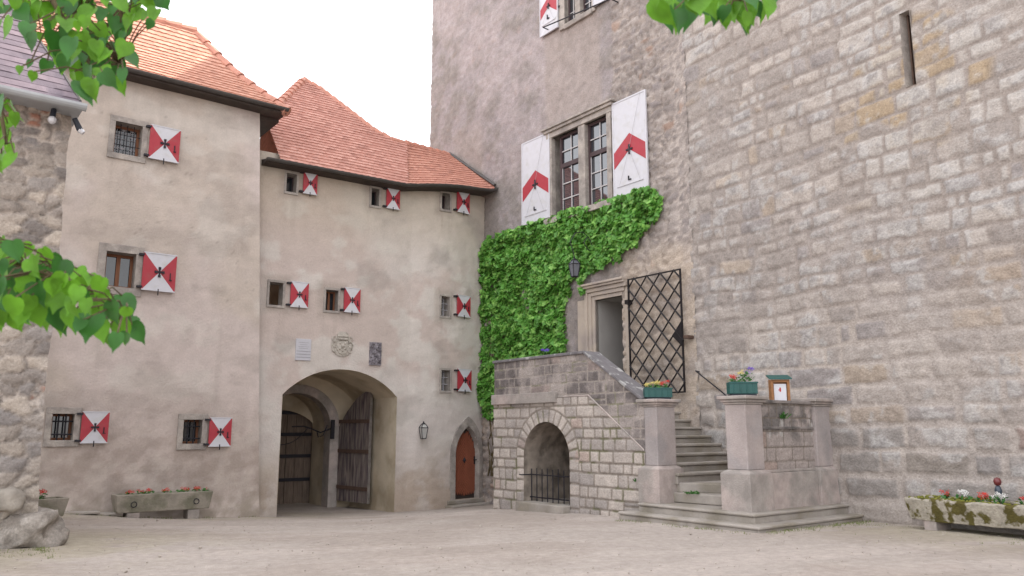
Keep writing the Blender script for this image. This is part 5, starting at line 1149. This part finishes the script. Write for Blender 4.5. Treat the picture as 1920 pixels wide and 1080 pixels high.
# ============================================================ TROUGHS, FLOWERS AND PROPS
def clump(pos, r, h, flower, label, group, seed, nf=10, nl=26, cat='flower'):
    rg = random.Random(seed); t = thing('bedding_plant', label, cat, tuple(pos), group); P = Vector(pos)
    mb = MB()
    for k in range(nl):
        an = rg.uniform(0, 6.28); rr = r*math.sqrt(rg.random()); cpt = P+Vector((rr*math.cos(an), rr*math.sin(an), rg.uniform(.1, .75)*h)); s_ = rg.uniform(.018, .034)
        n = Vector((rg.gauss(0,.6), rg.gauss(-.4,.6), 1)).normalized(); u = n.orthogonal().normalized(); w = n.cross(u)
        mb.add([cpt-u*s_*1.2, cpt+w*s_*.8, cpt+u*s_*1.2, cpt-w*s_*.8], [(0,1,2,3)])
    mb.build('leaves', M['flowerleaf'], t)
    mb = MB()
    for k in range(nf):
        an = rg.uniform(0, 6.28); rr = r*.85*math.sqrt(rg.random()); cpt = P+Vector((rr*math.cos(an), rr*math.sin(an), rg.uniform(.65, 1.05)*h)); s_ = rg.uniform(.022, .036)
        n = Vector((rg.gauss(0,.4), rg.gauss(-.8,.3), .8)).normalized(); u = n.orthogonal().normalized(); w = n.cross(u)
        for q in range(5):
            a0 = q*1.2566; d = u*math.cos(a0)+w*math.sin(a0); e = u*math.cos(a0+.9)+w*math.sin(a0+.9)
            mb.add([cpt, cpt+d*s_+n*s_*.3, cpt+(d+e)*s_*.75+n*s_*.2], [(0,1,2)])
    mb.build('petals', M[flower], t); return t
def frame_at(P, ang): return lambda x, y, z: (P.x+x*math.cos(ang)-y*math.sin(ang), P.y+x*math.sin(ang)+y*math.cos(ang), P.z+z)
def trough_body(mb, T, L, D_, h, z0, wall_=.07, slope=.06):
    lo = [(-L/2+slope,-D_/2+slope*.5),(L/2-slope,-D_/2+slope*.5),(L/2-slope,D_/2-slope*.5),(-L/2+slope,D_/2-slope*.5)]; hi = [(-L/2,-D_/2),(L/2,-D_/2),(L/2,D_/2),(-L/2,D_/2)]
    inn = [(-L/2+wall_,-D_/2+wall_),(L/2-wall_,-D_/2+wall_),(L/2-wall_,D_/2-wall_),(-L/2+wall_,D_/2-wall_)]
    V = [T(x,y,z0) for x,y in lo]+[T(x,y,z0+h) for x,y in hi]+[T(x,y,z0+h) for x,y in inn]+[T(x,y,z0+h-.06) for x,y in inn]
    F_ = [(3,2,1,0)]
    for i in range(4): j=(i+1)%4; F_ += [(i,j,4+j,4+i),(4+i,4+j,8+j,8+i),(8+i,8+j,12+j,12+i)]
    F_.append((12,13,14,15)); mb.add(V, F_)
# trough against the plastered house
f0 = gpos(232, 966); f1 = gpos(378, 968)
sT0, zT = SA.hit(212, 940, .5); sT1 = SA.hit(393, 940, .5)[0]; zT1 = SA.hit(300, 925, .75)[1]; zT0 = SA.hit(300, 959, .75)[1]; Lt = sT1-sT0
cen = SA.pt((sT0+sT1)/2, 0, .48); angA = math.atan2(a[1], a[0]); gzA = float(gz(cen.x, cen.y)); print('trough A', Lt, zT0, zT1, 'ground', gzA)
cen.z = gzA; T = frame_at(cen, angA); t = thing('stone_trough', 'long grey sandstone trough with iron rings on blocks by the plastered wall', 'trough', tuple(cen)); hT = zT1-zT0
mb = MB(); trough_body(mb, T, Lt, .5, hT, zT0-gzA); mb.build('basin', M['trough'], t, bevel=.02)
mb = MB(); mb.add([T(-Lt/2+.08,-.17,zT0-gzA+hT-.05),T(Lt/2-.08,-.17,zT0-gzA+hT-.05),T(Lt/2-.08,.17,zT0-gzA+hT-.05),T(-Lt/2+.08,.17,zT0-gzA+hT-.05)], [(0,1,2,3)]); mb.build('soil', M['soil'], t)
for x in (-Lt*.31, Lt*.31):
    mb = MB(); p = T(x, -.02, 0); mb.box(p[0], p[1], p[2]+(zT0-gzA)/2-.05, .26, .36, zT0-gzA+.10, angA, .9); mb.build('block', M['stone'], t, bevel=.02)
    mb = MB(); xr = x*1.03; mb.tube([T(xr+.055*math.cos(q), -.262, zT0-gzA+hT*.45+.055*math.sin(q)) for q in np.linspace(0, 6.28, 13)], .01, 5); mb.build('iron_ring', M['iron'], t)
for k, fx in enumerate((-.30, -.2, -.13, .02, .15, .2, .3, .38)):
    p = T(Lt*fx*1.15, -.05, zT0-gzA+hT-.05); nm = ['leftmost red flower', 'second red flower from the left', 'small red flower with broad leaves', 'largest red flower at the middle', 'low leafy plant right of the middle', 'small red flower right of the middle', 'wide red flower near the right ring', 'pale leafy plant at the right end'][k]
    clump(p, .09, .12, 'redflower', nm+' in the long trough by the plastered wall', 'flowers in the long trough', 30+k, nf=(9 if k not in (4, 7) else 1))
# small trough behind the rubble corner
sm = SF.hit(80, 935, -1.6); f0 = gpos(82, 990); cen = Vector((f0.x-.1, f0.y+.1, f0.z)); zt1 = EYE+ray(80, 934)[2]/ray(80, 934)[1]*cen.y; zt0 = EYE+ray(80, 969)[2]/ray(80, 969)[1]*cen.y
wpx = cen.y/1530; T = frame_at(cen, angA+.25); t = thing('stone_trough', 'small square grey stone trough half hidden behind the rubble building', 'trough', tuple(cen))
mb = MB(); trough_body(mb, T, .62, .42, zt1-zt0, zt0-cen.z); mb.build('basin', M['trough'], t, bevel=.015)
mb = MB(); mb.lathe(T(.08, 0, 0), [(.16,-.1),(.15,.05),(.13,zt0-cen.z)], 10); mb.build('pedestal', M['stone'], t)
clump(T(-.06, 0, zt1-cen.z-.03), .11, .15, 'redflower', 'red flower in the small trough at the left', None, 50, 12)
# mossy trough against the ashlar wall
sM0 = SD.hit(1702, 945, .62)[0]; angD = math.atan2(dD[1], dD[0]); LM = 3.0
cM = SD.pt(sM0+LM/2, 0, .40); gM = float(gz(cM.x, cM.y)); cM.z = gM
fm = SD.pt(sM0+.05, 0, .66); zm1 = EYE+ray(1712, 932)[2]/ray(1712, 932)[1]*fm.y; zm0 = EYE+ray(1712, 972)[2]/ray(1712, 972)[1]*fm.y; print('mossy', sM0, zm1, zm0, gM)
T = frame_at(cM, angD); t = thing('stone_trough', 'mossy granite trough with red and white flowers by the ashlar wall', 'trough', tuple(cM)); h0, h1 = zm0-gM, zm1-gM
rngs = 26; mb = MB(); V = []; F_ = []; rr_ = random.Random(8)
ringf = lambda x: [(-.25,h0+.0),(-.29,(h0+h1)/2),(-.31,h1-.03),(-.28,h1),(-.19,h1),(-.18,h1-.06),(.18,h1-.06),(.19,h1),(.30,h1),(.31,h1-.05),(.28,h0)]
for i in range(rngs):
    x = -LM/2+LM*i/(rngs-1)
    for (y, z) in ringf(x):
        kx = .0 if i not in (0, rngs-1) else .06
        V.append(T(x+(kx if i == 0 else -kx)*(h1-z)/(h1-h0), y+rr_.gauss(0,.006), z+rr_.gauss(0,.007)+.02*math.sin(x*1.3)*(z < h0+.01)))
nr2 = len(ringf(0))
for i in range(rngs-1):
    for k in range(nr2): k2 = (k+1) % nr2; F_.append((i*nr2+k, i*nr2+k2, (i+1)*nr2+k2, (i+1)*nr2+k))
F_.append(tuple(range(nr2))); F_.append(tuple((rngs-1)*nr2+k for k in reversed(range(nr2)))); mb.add(V, F_); mb.build('basin', M['troughmoss'], t, bevel=.015)
mb = MB(); mb.hexa([T(-LM/2+.1,-.17,h1-.09),T(LM/2-.1,-.17,h1-.09),T(LM/2-.1,.17,h1-.09),T(-LM/2+.1,.17,h1-.09),T(-LM/2+.1,-.17,h1-.02),T(LM/2-.1,-.17,h1-.02),T(LM/2-.1,.17,h1-.02),T(-LM/2+.1,.17,h1-.02)]); mb.build('soil', M['soil'], t)
mb = MB()
for k in range(260):
    x = rr_.uniform(-LM/2+.02, LM/2-.02) if k > 90 else rr_.uniform(-LM/2, -LM/2+.9); y = rr_.choice([rr_.uniform(-.27,-.2), rr_.uniform(.2,.29)]) if k > 50 else rr_.uniform(-.25,.25); r_ = rr_.uniform(.012, .03); mb.lathe(T(x, y, h1), [(r_,-.01),(r_*.9,r_*.3),(r_*.3,r_*.6)], 6)
tagp(mb.build('moss', M['moss'], t, smooth=True), kind='stuff')
for x in (-LM/2+.33, LM/2-1.02):
    mb = MB(); p = T(x, -.03, 0); mb.box(p[0], p[1], p[2]+h0/2-.05, .2, .42, h0+.1, angD, .95); mb.build('block', M['stone'], t, bevel=.02)
for k, (x, fl, nm) in enumerate(((-1.0,'redflower','small red flower at the left end'), (-.72,'whiteflower','white flower between two red ones at the left'), (-.46,'redflower','broad red flower left of the figurine'), (-.22,'whiteflower','white flower in front of the figurine'), (.14,'redflower','red flower right of the figurine'), (.40,'whiteflower','white flower right of the figurine'), (.74,'redflower','bright red flower near the right picture edge'), (1.0,'whiteflower','white flower at the right picture edge'))):
    clump(T(x, -.04, h1-.03), .10 if k else .06, .15 if fl == 'whiteflower' else .13, fl, nm+' in the mossy trough', 'flowers in the mossy trough', 60+k, 14 if k else 5, 34)
fx = -.30; t = thing('garden_figurine', 'small dark garden ornament of brown ball on blue grey stem behind the mossy trough flowers', 'ornament', T(fx, .1, h1-.03))
mb = MB(); mb.lathe(T(fx, .1, h1-.03), [(.01,.0),(.02,.08),(.045,.13),(.05,.19),(.035,.24),(.012,.26)], 10); mb.build('body', M['ceramic2'], t, smooth=True)
mb = MB(); mb.lathe(T(fx, .1, h1+.28), [(.01,-.06),(.04,-.045),(.055,0),(.04,.045),(.01,.06)], 10); mb.build('head', M['ceramic'], t, smooth=True)
# loose stones at the wall foot
for k, (px, py) in enumerate(((1625,967),(1645,970),(1655,972),(1670,974))):
    g_ = gpos(px, py); b = rock((g_.x, g_.y, g_.z+.015), (.09,.05,.035), 20+k, M['pebble'], None, 'loose_stone', 2)
    tagp(b, ['pale loose stone nearest the stair plinth at the ashlar wall foot', 'second pale loose stone from the stair plinth', 'third pale loose stone from the stair plinth', 'pale flat loose stone nearest the mossy trough'][k], 'stone', 'loose stones at the ashlar wall foot')
for k, (px, py, sx) in enumerate(((130,963,.5),(178,965,.35))):
    g_ = gpos(px, py); mb = MB(); mb.box(g_.x, g_.y+.05, g_.z+.0, sx*2, .35, .05, angA); b = mb.build('flagstone', M['step'], None, bevel=.015, loc=tuple(g_))
    tagp(b, ['long flat flagstone at the foot of the plastered wall, nearest the left', 'short flat flagstone at the plastered wall foot, nearest the long trough'][k], 'flagstone', 'flagstones at the plastered wall foot')
# flower boxes on the pillars
def flowerbox(P, L, D_, H, label, specs, ang, tray=True):
    T = frame_at(P, ang); t = thing('flower_box', label, 'flower box', tuple(P))
    mb = MB(); trough_body(mb, T, L, D_, H, .03, .02, -.0); 
    for x in np.linspace(-L/2*.7, L/2*.7, 4): mb.hexa([T(x-.012,-D_/2-.008,.05),T(x+.012,-D_/2-.008,.05),T(x+.012,-D_/2+.002,.05),T(x-.012,-D_/2+.002,.05),T(x-.012,-D_/2-.008,H),T(x+.012,-D_/2-.008,H),T(x+.012,-D_/2+.002,H),T(x-.012,-D_/2+.002,H)])
    mb.hexa([T(-L/2-.012,-D_/2-.012,H+.01),T(L/2+.012,-D_/2-.012,H+.01),T(L/2+.012,-D_/2+.003,H+.01),T(-L/2-.012,-D_/2+.003,H+.01),T(-L/2-.012,-D_/2-.012,H+.036),T(L/2+.012,-D_/2-.012,H+.036),T(L/2+.012,-D_/2+.003,H+.036),T(-L/2-.012,-D_/2+.003,H+.036)])
    mb.build('planter', M['green'], t, bevel=.006)
    mb = MB(); p = T(0,0,.012); mb.box(p[0], p[1], p[2], L*.9, D_*1.02, .024, ang); mb.build('tray', M['darkplastic'], t)
    for (x, fl, nm, h) in specs: clump(T(x, 0, H), L*.18, h, fl, nm, 'flowers in the pillar flower boxes', int(abs(x*1000))+int(P.x*100), 9, 34)
capz = 2.045
P = Vector(st(-.17, W-.24, capz)); angC = math.atan2(c[1], c[0])
flowerbox(P, .50, .2, .17, 'green flower box with yellow and red flowers on the left stair pillar', ((-.14,'yellowflower','pale yellow flowers in the left pillar flower box',.12), (0,'yellowflower','low yellow green plant in the middle of left pillar flower box',.14), (.14,'redflower','red flowers in the left pillar flower box',.15)), 0.0)
P = Vector(st(sP-.20, W-.22, capz))
flowerbox(P, .46, .2, .19, 'green flower box with leafy plants on the middle stair pillar', ((-.14,'redflower','red flowers at left of the middle pillar flower box',.13), (.02,'yellowflower','tall leafy green plant in the middle pillar flower box',.22), (.13,'purpleflower','small purple spikes at right of the middle pillar flower box',.26)), 0.0)
# purple flower on the parapet
q_ = SE.hit(1037, 664, -.3); clump(SE.pt(q_[0], zPar+.07, -.08), .10, .12, 'purpleflower', 'purple flower on top of the stair parapet', None, 90, 14, 14)
# weeds
def weed(P, r, label, seed, n=30, h=.1):
    rg = random.Random(seed); mb = MB()
    for k in range(n):
        b = Vector((rg.uniform(-r,r), rg.uniform(-r,r), 0)); d = Vector((rg.gauss(0,.5), rg.gauss(-.3,.5), 1)).normalized(); L = rg.uniform(.4, 1)*h; w = Vector((rg.gauss(0,1), rg.gauss(0,1), 0)).normalized()*.008
        mb.add([b-w, b+w, b+d*L+w*1.6, b+d*L*1.3, b+d*L-w*1.6], [(0,1,2,3,4)])
    o = mb.build('weed', M['flowerleaf'], None); o.location = P; tagp(o, label, 'weed'); return o
weed(SPn.pt(SPn.S[-1]*.42, 1.68, .02), .05, 'small fern growing from the stair side panel', 3, 40, .11)
q_ = SE.hit(1192, 903, .02); weed(SE.pt(q_[0], q_[1], .02), .03, 'tiny green weed in the joint near the left pillar', 4, 22, .06)
q_ = st(.5, W-.3, .40); weed(Vector(q_), .12, 'green weed on the winding step between the pillars', 5, 60, .05)
# notice box on the panel
nb_ = Vector(st(sP-.2, 1.55, 1.985)); r0 = ray(1461, 728); k_ = None
for tt in np.linspace(tb+.4, W-.4, 200):
    x, y, _ = st(sP-.2, tt, 0)
    if k_ is None or abs(x/y-r0[0]/r0[1]) < k_[0]: k_ = (abs(x/y-r0[0]/r0[1]), tt)
nb_ = Vector(st(sP-.2, k_[1], 1.985)); T = frame_at(nb_, -.05); t = thing('notice_box', 'wooden notice box with green roof and white sheet on the stair wall', 'notice box', tuple(nb_))
zt_ = EYE+ray(1461, 712)[2]/ray(1461, 712)[1]*nb_.y-nb_.z; wn_ = .32; dn_ = .16; print('notice', zt_)
mb = MB()
def tb_(x0, x1, y0, y1, z0, z1, mb=mb): mb.hexa([T(x0,y0,z0),T(x1,y0,z0),T(x1,y1,z0),T(x0,y1,z0),T(x0,y0,z1),T(x1,y0,z1),T(x1,y1,z1),T(x0,y1,z1)])
tb_(-wn_/2, -wn_/2+.045, -dn_/2, dn_/2, 0, zt_); tb_(wn_/2-.045, wn_/2, -dn_/2, dn_/2, 0, zt_); tb_(-wn_/2+.045, wn_/2-.045, -dn_/2, dn_/2, zt_-.05, zt_); tb_(-wn_/2+.045, wn_/2-.045, 0, dn_/2, 0, zt_-.05)
mb.build('case', M['boxwood'], t, bevel=.004)
mb = MB(); tb_(-wn_/2+.055, wn_/2-.055, -.055, -.002, .0, zt_-.075, mb); mb.build('notice_sheet', M['paper'], t)
mb = MB(); tb_(-.012, .012, -.058, -.056, zt_*.42, zt_*.62, mb); tb_(-.03, .014, -.0585, -.0565, zt_*.48, zt_*.53, mb); mb.build('red_arrow', M['redmark'], t)
mb = MB(); mb.hexa([T(-wn_/2-.03,-dn_/2-.05,zt_+.0),T(wn_/2+.03,-dn_/2-.05,zt_+.0),T(wn_/2+.03,dn_/2+.03,zt_+.07),T(-wn_/2-.03,dn_/2+.03,zt_+.07),T(-wn_/2-.03,-dn_/2-.05,zt_+.02),T(wn_/2+.03,-dn_/2-.05,zt_+.02),T(wn_/2+.03,dn_/2+.03,zt_+.09),T(-wn_/2-.03,dn_/2+.03,zt_+.09)]); mb.build('lid', M['green'], t)
# wall lantern by the pointed door
def lantern(P, h, label, bracket, gl_='lampglass'):
    t = thing('wall_lantern', label, 'lantern', tuple(P)); w = h*.36; P = Vector(P)
    mb = MB()
    zb, zm = -h*.5, h*.12
    for k in range(4):
        an = k*math.pi/2+math.pi/4+.5; d = Vector((math.cos(an), math.sin(an), 0)); mb.tube([P+d*w*.48+Vector((0,0,zb)), P+d*w*.80+Vector((0,0,zm))], .011, 5); mb.tube([P+d*w*.80+Vector((0,0,zm)), P+d*w*.36+Vector((0,0,h*.34))], .011, 5)
    for r_, z in ((.48,zb),(.80,zm),(.36,h*.34)):
        q = [P+Vector((math.cos(k*math.pi/2+math.pi/4+.5)*w*r_, math.sin(k*math.pi/2+math.pi/4+.5)*w*r_, z)) for k in range(5)]; mb.tube(q, .011, 5)
    mb.lathe(P, [(w*.38,h*.34),(w*.2,h*.40),(w*.1,h*.42),(w*.13,h*.47),(.005,h*.5)], 8)
    for b in bracket: mb.tube(b, .013, 6)
    mb.build('lantern_frame', M['iron'], t)
    mb = MB(); q0 = [P+Vector((math.cos(k*math.pi/2+math.pi/4+.5)*w*.45, math.sin(k*math.pi/2+math.pi/4+.5)*w*.45, zb+.01)) for k in range(4)]; q1 = [P+Vector((math.cos(k*math.pi/2+math.pi/4+.5)*w*.76, math.sin(k*math.pi/2+math.pi/4+.5)*w*.76, zm-.005)) for k in range(4)]; q2 = [P+Vector((math.cos(k*math.pi/2+math.pi/4+.5)*w*.33, math.sin(k*math.pi/2+math.pi/4+.5)*w*.33, h*.33)) for k in range(4)]
    mb.add(q0+q1+q2, [(0,1,5,4),(1,2,6,5),(2,3,7,6),(3,0,4,7),(4,5,9,8),(5,6,10,9),(6,7,11,10),(7,4,8,11)]); mb.build('lantern_glass', M[gl_], t)
ls, lz_ = SB.hit(794, 806, .2); P = SB.pt(ls, lz_, .2); lantern(P, .46, 'small four sided iron lantern on the plaster wall left of the pointed door', [[SB.pt(ls, lz_-.18, .0), SB.pt(ls, lz_-.23, .1), SB.pt(ls, lz_-.23, .2)]])
ls, lz_ = SCw.hit(1077, 500, .75); P = SCw.pt(ls, lz_, .75); top_ = SCw.hit(1075, 470, .75)[1]
arc = [SCw.pt(ls, lz_+.24, .75), SCw.pt(ls-.0, lz_+.36, .78), SCw.pt(ls-.02, lz_+.62, .86), SCw.pt(ls, lz_+.86, .70), SCw.pt(ls+.02, lz_+.92, .48), SCw.pt(ls, lz_+.82, .25), SCw.pt(ls, lz_+.55, .10), SCw.pt(ls, lz_+.3, .0)]
lantern(P, .50, 'iron lantern hanging from a curved bracket in front of the ivy', [arc, [SCw.pt(ls, lz_+.45, .07), SCw.pt(ls+.01, lz_+.5, .3), SCw.pt(ls, lz_+.66, .42), SCw.pt(ls, lz_+.8, .3)]], 'dimglass')

# ============================================================ GRASS AT THE EDGES
mb = MB(); rg = random.Random(12)
def tuft(x, y, n, h):
    z = float(gz(x, y))-.01
    for k in range(n):
        bx_, by_ = x+rg.gauss(0,.05), y+rg.gauss(0,.05); d = Vector((rg.gauss(0,.5), rg.gauss(0,.5), 1)).normalized(); L = rg.uniform(.5, 1.2)*h; w = Vector((rg.gauss(0,1), rg.gauss(0,1), 0)).normalized()*.006; b = Vector((bx_, by_, z))
        mb.add([b-w, b+w, b+d*L], [(0,1,2)])
for k in range(240):
    s = rg.uniform(3.2, 8.5); o = .25+abs(rg.gauss(0, .8)); x, y = SD.xy(s, o); tuft(float(x), float(y), 5, .035)
for k in range(110):
    s = rg.uniform(-7, -.2); o = .08+abs(rg.gauss(0, .35)); x, y = SA.xy(s, o); tuft(float(x), float(y), 5, .05)
for k in range(70):
    s = rg.uniform(-.9, .9); x, y = SF.xy(s, .2+abs(rg.gauss(0, .5))); tuft(float(x), float(y), 6, .045)
for k in range(50):
    p = st(rg.uniform(-.5, sP+.5), W+.6+abs(rg.gauss(0,.06)), 0); tuft(p[0], p[1], 5, .04)
for k in range(70):
    p = st(sP+.56+abs(rg.gauss(0,.08)), rg.uniform(.3, W+.5), 0); tuft(p[0], p[1], 6, .05)
go = mb.build('grass', M['grass'], None); tagp(go, 'sparse short grass tufts along the foot of the walls', None, None, 'stuff')

mb = MB(); rg = random.Random(31)
for k in range(1300):
    y = 5+12*rg.random()**1.4; x = rg.uniform(-.62, .66)*y; z = float(gz(x, y)); r_ = rg.uniform(.005, .013)*(1+(rg.random() < .05)); mb.lathe((x, y, z+.012), [(r_*.6,-r_*.6),(r_,0),(r_*.6,r_*.5)], 5, 1, rg.uniform(.6, 1))
gv = mb.build('gravel', M['pebble'], None); tagp(gv, 'loose small pebbles scattered over the sandy courtyard', None, None, 'stuff')

# ============================================================ LINDEN TREE (branches reach into the picture)
tree = thing('linden_tree', 'linden tree branches with fresh green heart shaped leaves hanging into the picture', 'tree', (-3.6, .6, 0))
mb = MB(); mb.tube([(-3.6,.6,-.1),(-3.6,.62,1),(-3.5,.7,2.2),(-3.4,.9,3.6),(-3.2,1.1,5)], [.3,.22,.19,.16,.1], 12); mb.build('trunk', M['bark'], tree, smooth=True)
HEART = [(0,-.02),(.18,-.09),(.36,-.02),(.46,.18),(.44,.42),(.30,.66),(.10,.86),(0,1.08)]; HEART = HEART+[(-x, y) for x, y in reversed(HEART[1:-1])]
def pxat(px, py, Y): r = ray(px, py); return Vector((r[0]/r[1]*Y, Y, EYE+r[2]/r[1]*Y))
def branch(polyp, twig, Y, size, gap, seed, root, nmax=200, droop=1.0):
    rg = random.Random(seed); xs_ = [p[0] for p in polyp]; ys_ = [p[1] for p in polyp]; pts = []; tries = 0
    while len(pts) < nmax and tries < 9000:
        tries += 1; x = rg.uniform(min(xs_), max(xs_)); y = rg.uniform(min(ys_), max(ys_))
        if not bool(inpoly(np.array([x]), np.array([y]), polyp)[0]): continue
        if any((x-p[0])**2+(y-p[1])**2 < gap*gap for p in pts): continue
        pts.append((x, y))
    tw = [pxat(x, y, Y+dy) for x, y, dy in twig]
    mb = MB(); n = len(tw); mb.tube([Vector(r_) for r_ in root]+tw, [.05-.03*i/max(1, len(root)) for i in range(len(root))]+[.010-.007*i/n for i in range(n)], 7)
    B = {0: MB(), 1: MB()}
    for (x, y) in pts:
        Yl = Y+rg.uniform(-.22, .22); A_ = pxat(x, y, Yl); L = size*rg.choice([.6,.8,.95,1.0,1.1,1.2])*rg.uniform(.85,1.05)*Yl/FL; wk = rg.uniform(.7, 1.08); ben = rg.gauss(0, .12)
        dn = Vector((rg.gauss(0,.35), rg.gauss(0,.35), -1)).normalized(); nr = Vector((rg.gauss(0,.55), -1, rg.gauss(.25,.4))); nr = (nr-dn*nr.dot(dn)).normalized(); sd_ = dn.cross(nr)
        best = min(tw, key=lambda q: (q-A_).length); mid = (best+A_)/2+Vector((0,0,.02)); mb.tube([best, mid, A_], .0022, 4, cap=False)
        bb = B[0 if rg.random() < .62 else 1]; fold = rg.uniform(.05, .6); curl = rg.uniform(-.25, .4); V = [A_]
        P_ = lambda hx, hy: A_+sd_*(hx*wk+ben*hy*hy)*L+dn*hy*L*.98+nr*(fold*abs(hx)-curl*hy*hy*.5)*L
        nV = [P_(hx, hy) for hx, hy in HEART]; mid_ = [P_(0, .3), P_(0, .7)]
        b0 = len(bb.v); bb.v += [tuple(v) for v in nV+mid_]; H = len(HEART); top = 7
        right = [0,1,2,3,4,5,6,7]; left = [0]+list(range(H-1, 6, -1))
        bb.f.append([b0+i for i in (0,1,2,3,H)]); bb.f.append([b0+i for i in (H,3,4,5,H+1)]); bb.f.append([b0+i for i in (H+1,5,6,7)])
        l1, l2, l3, l4, l5, l6 = H-1, H-2, H-3, H-4, H-5, H-6
        bb.f.append([b0+i for i in (0,H,l3,l2,l1)]); bb.f.append([b0+i for i in (H,H+1,l5,l4,l3)]); bb.f.append([b0+i for i in (H+1,7,l6,l5)]); bb.mi += [0]*6
    br = mb.build('branch', M['stem'], tree)
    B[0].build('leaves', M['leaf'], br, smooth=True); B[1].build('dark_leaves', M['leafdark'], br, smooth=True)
R0 = [(-3.4, .9, 3.6), (-2.9, 1.5, 3.7)]
branch([(0,-30),(300,-30),(300,30),(285,50),(262,30),(240,45),(238,100),(232,130),(215,150),(214,100),(195,100),(190,150),(150,155),(130,140),(135,95),(110,110),(95,60),(60,75),(40,30),(0,40)], [(-60,-60,0),(60,-20,0),(150,20,0),(190,60,.05),(225,120,.05)], 2.3, 43, 17, 21, R0)
branch([(130,60),(200,70),(205,150),(150,150),(135,120),(95,110),(60,150),(40,140),(40,115),(75,110)], [(60,-60,0),(110,20,0),(150,90,0),(180,140,.0)], 2.25, 38, 22, 22, R0)
branch([(-30,160),(12,165),(30,200),(22,250),(28,290),(10,300),(-30,290)], [(-90,60,0),(-40,150,0),(0,200,0),(12,270,0)], 2.2, 40, 20, 23, R0)
branch([(-30,440),(40,452),(95,470),(150,505),(200,520),(245,570),(250,610),(225,640),(190,610),(150,600),(130,575),(100,590),(70,565),(40,600),(0,580),(-30,590)], [(-120,380,0),(-40,470,0),(50,500,0),(120,525,0),(190,550,.05),(235,590,.05)], 2.0, 47, 16, 24, [(-3.4,.85,3.0),(-2.6,1.3,2.5)])
branch([(1218,-30),(1440,-30),(1430,10),(1400,30),(1375,25),(1345,30),(1318,12),(1290,5),(1268,20),(1230,10)], [(1180,-160,0),(1260,-60,0),(1330,-20,0),(1390,0,0)], 2.1, 60, 15, 25, [(-3.2,1.1,5),(-1.6,1.5,4.4),(-.2,1.9,3.6)])
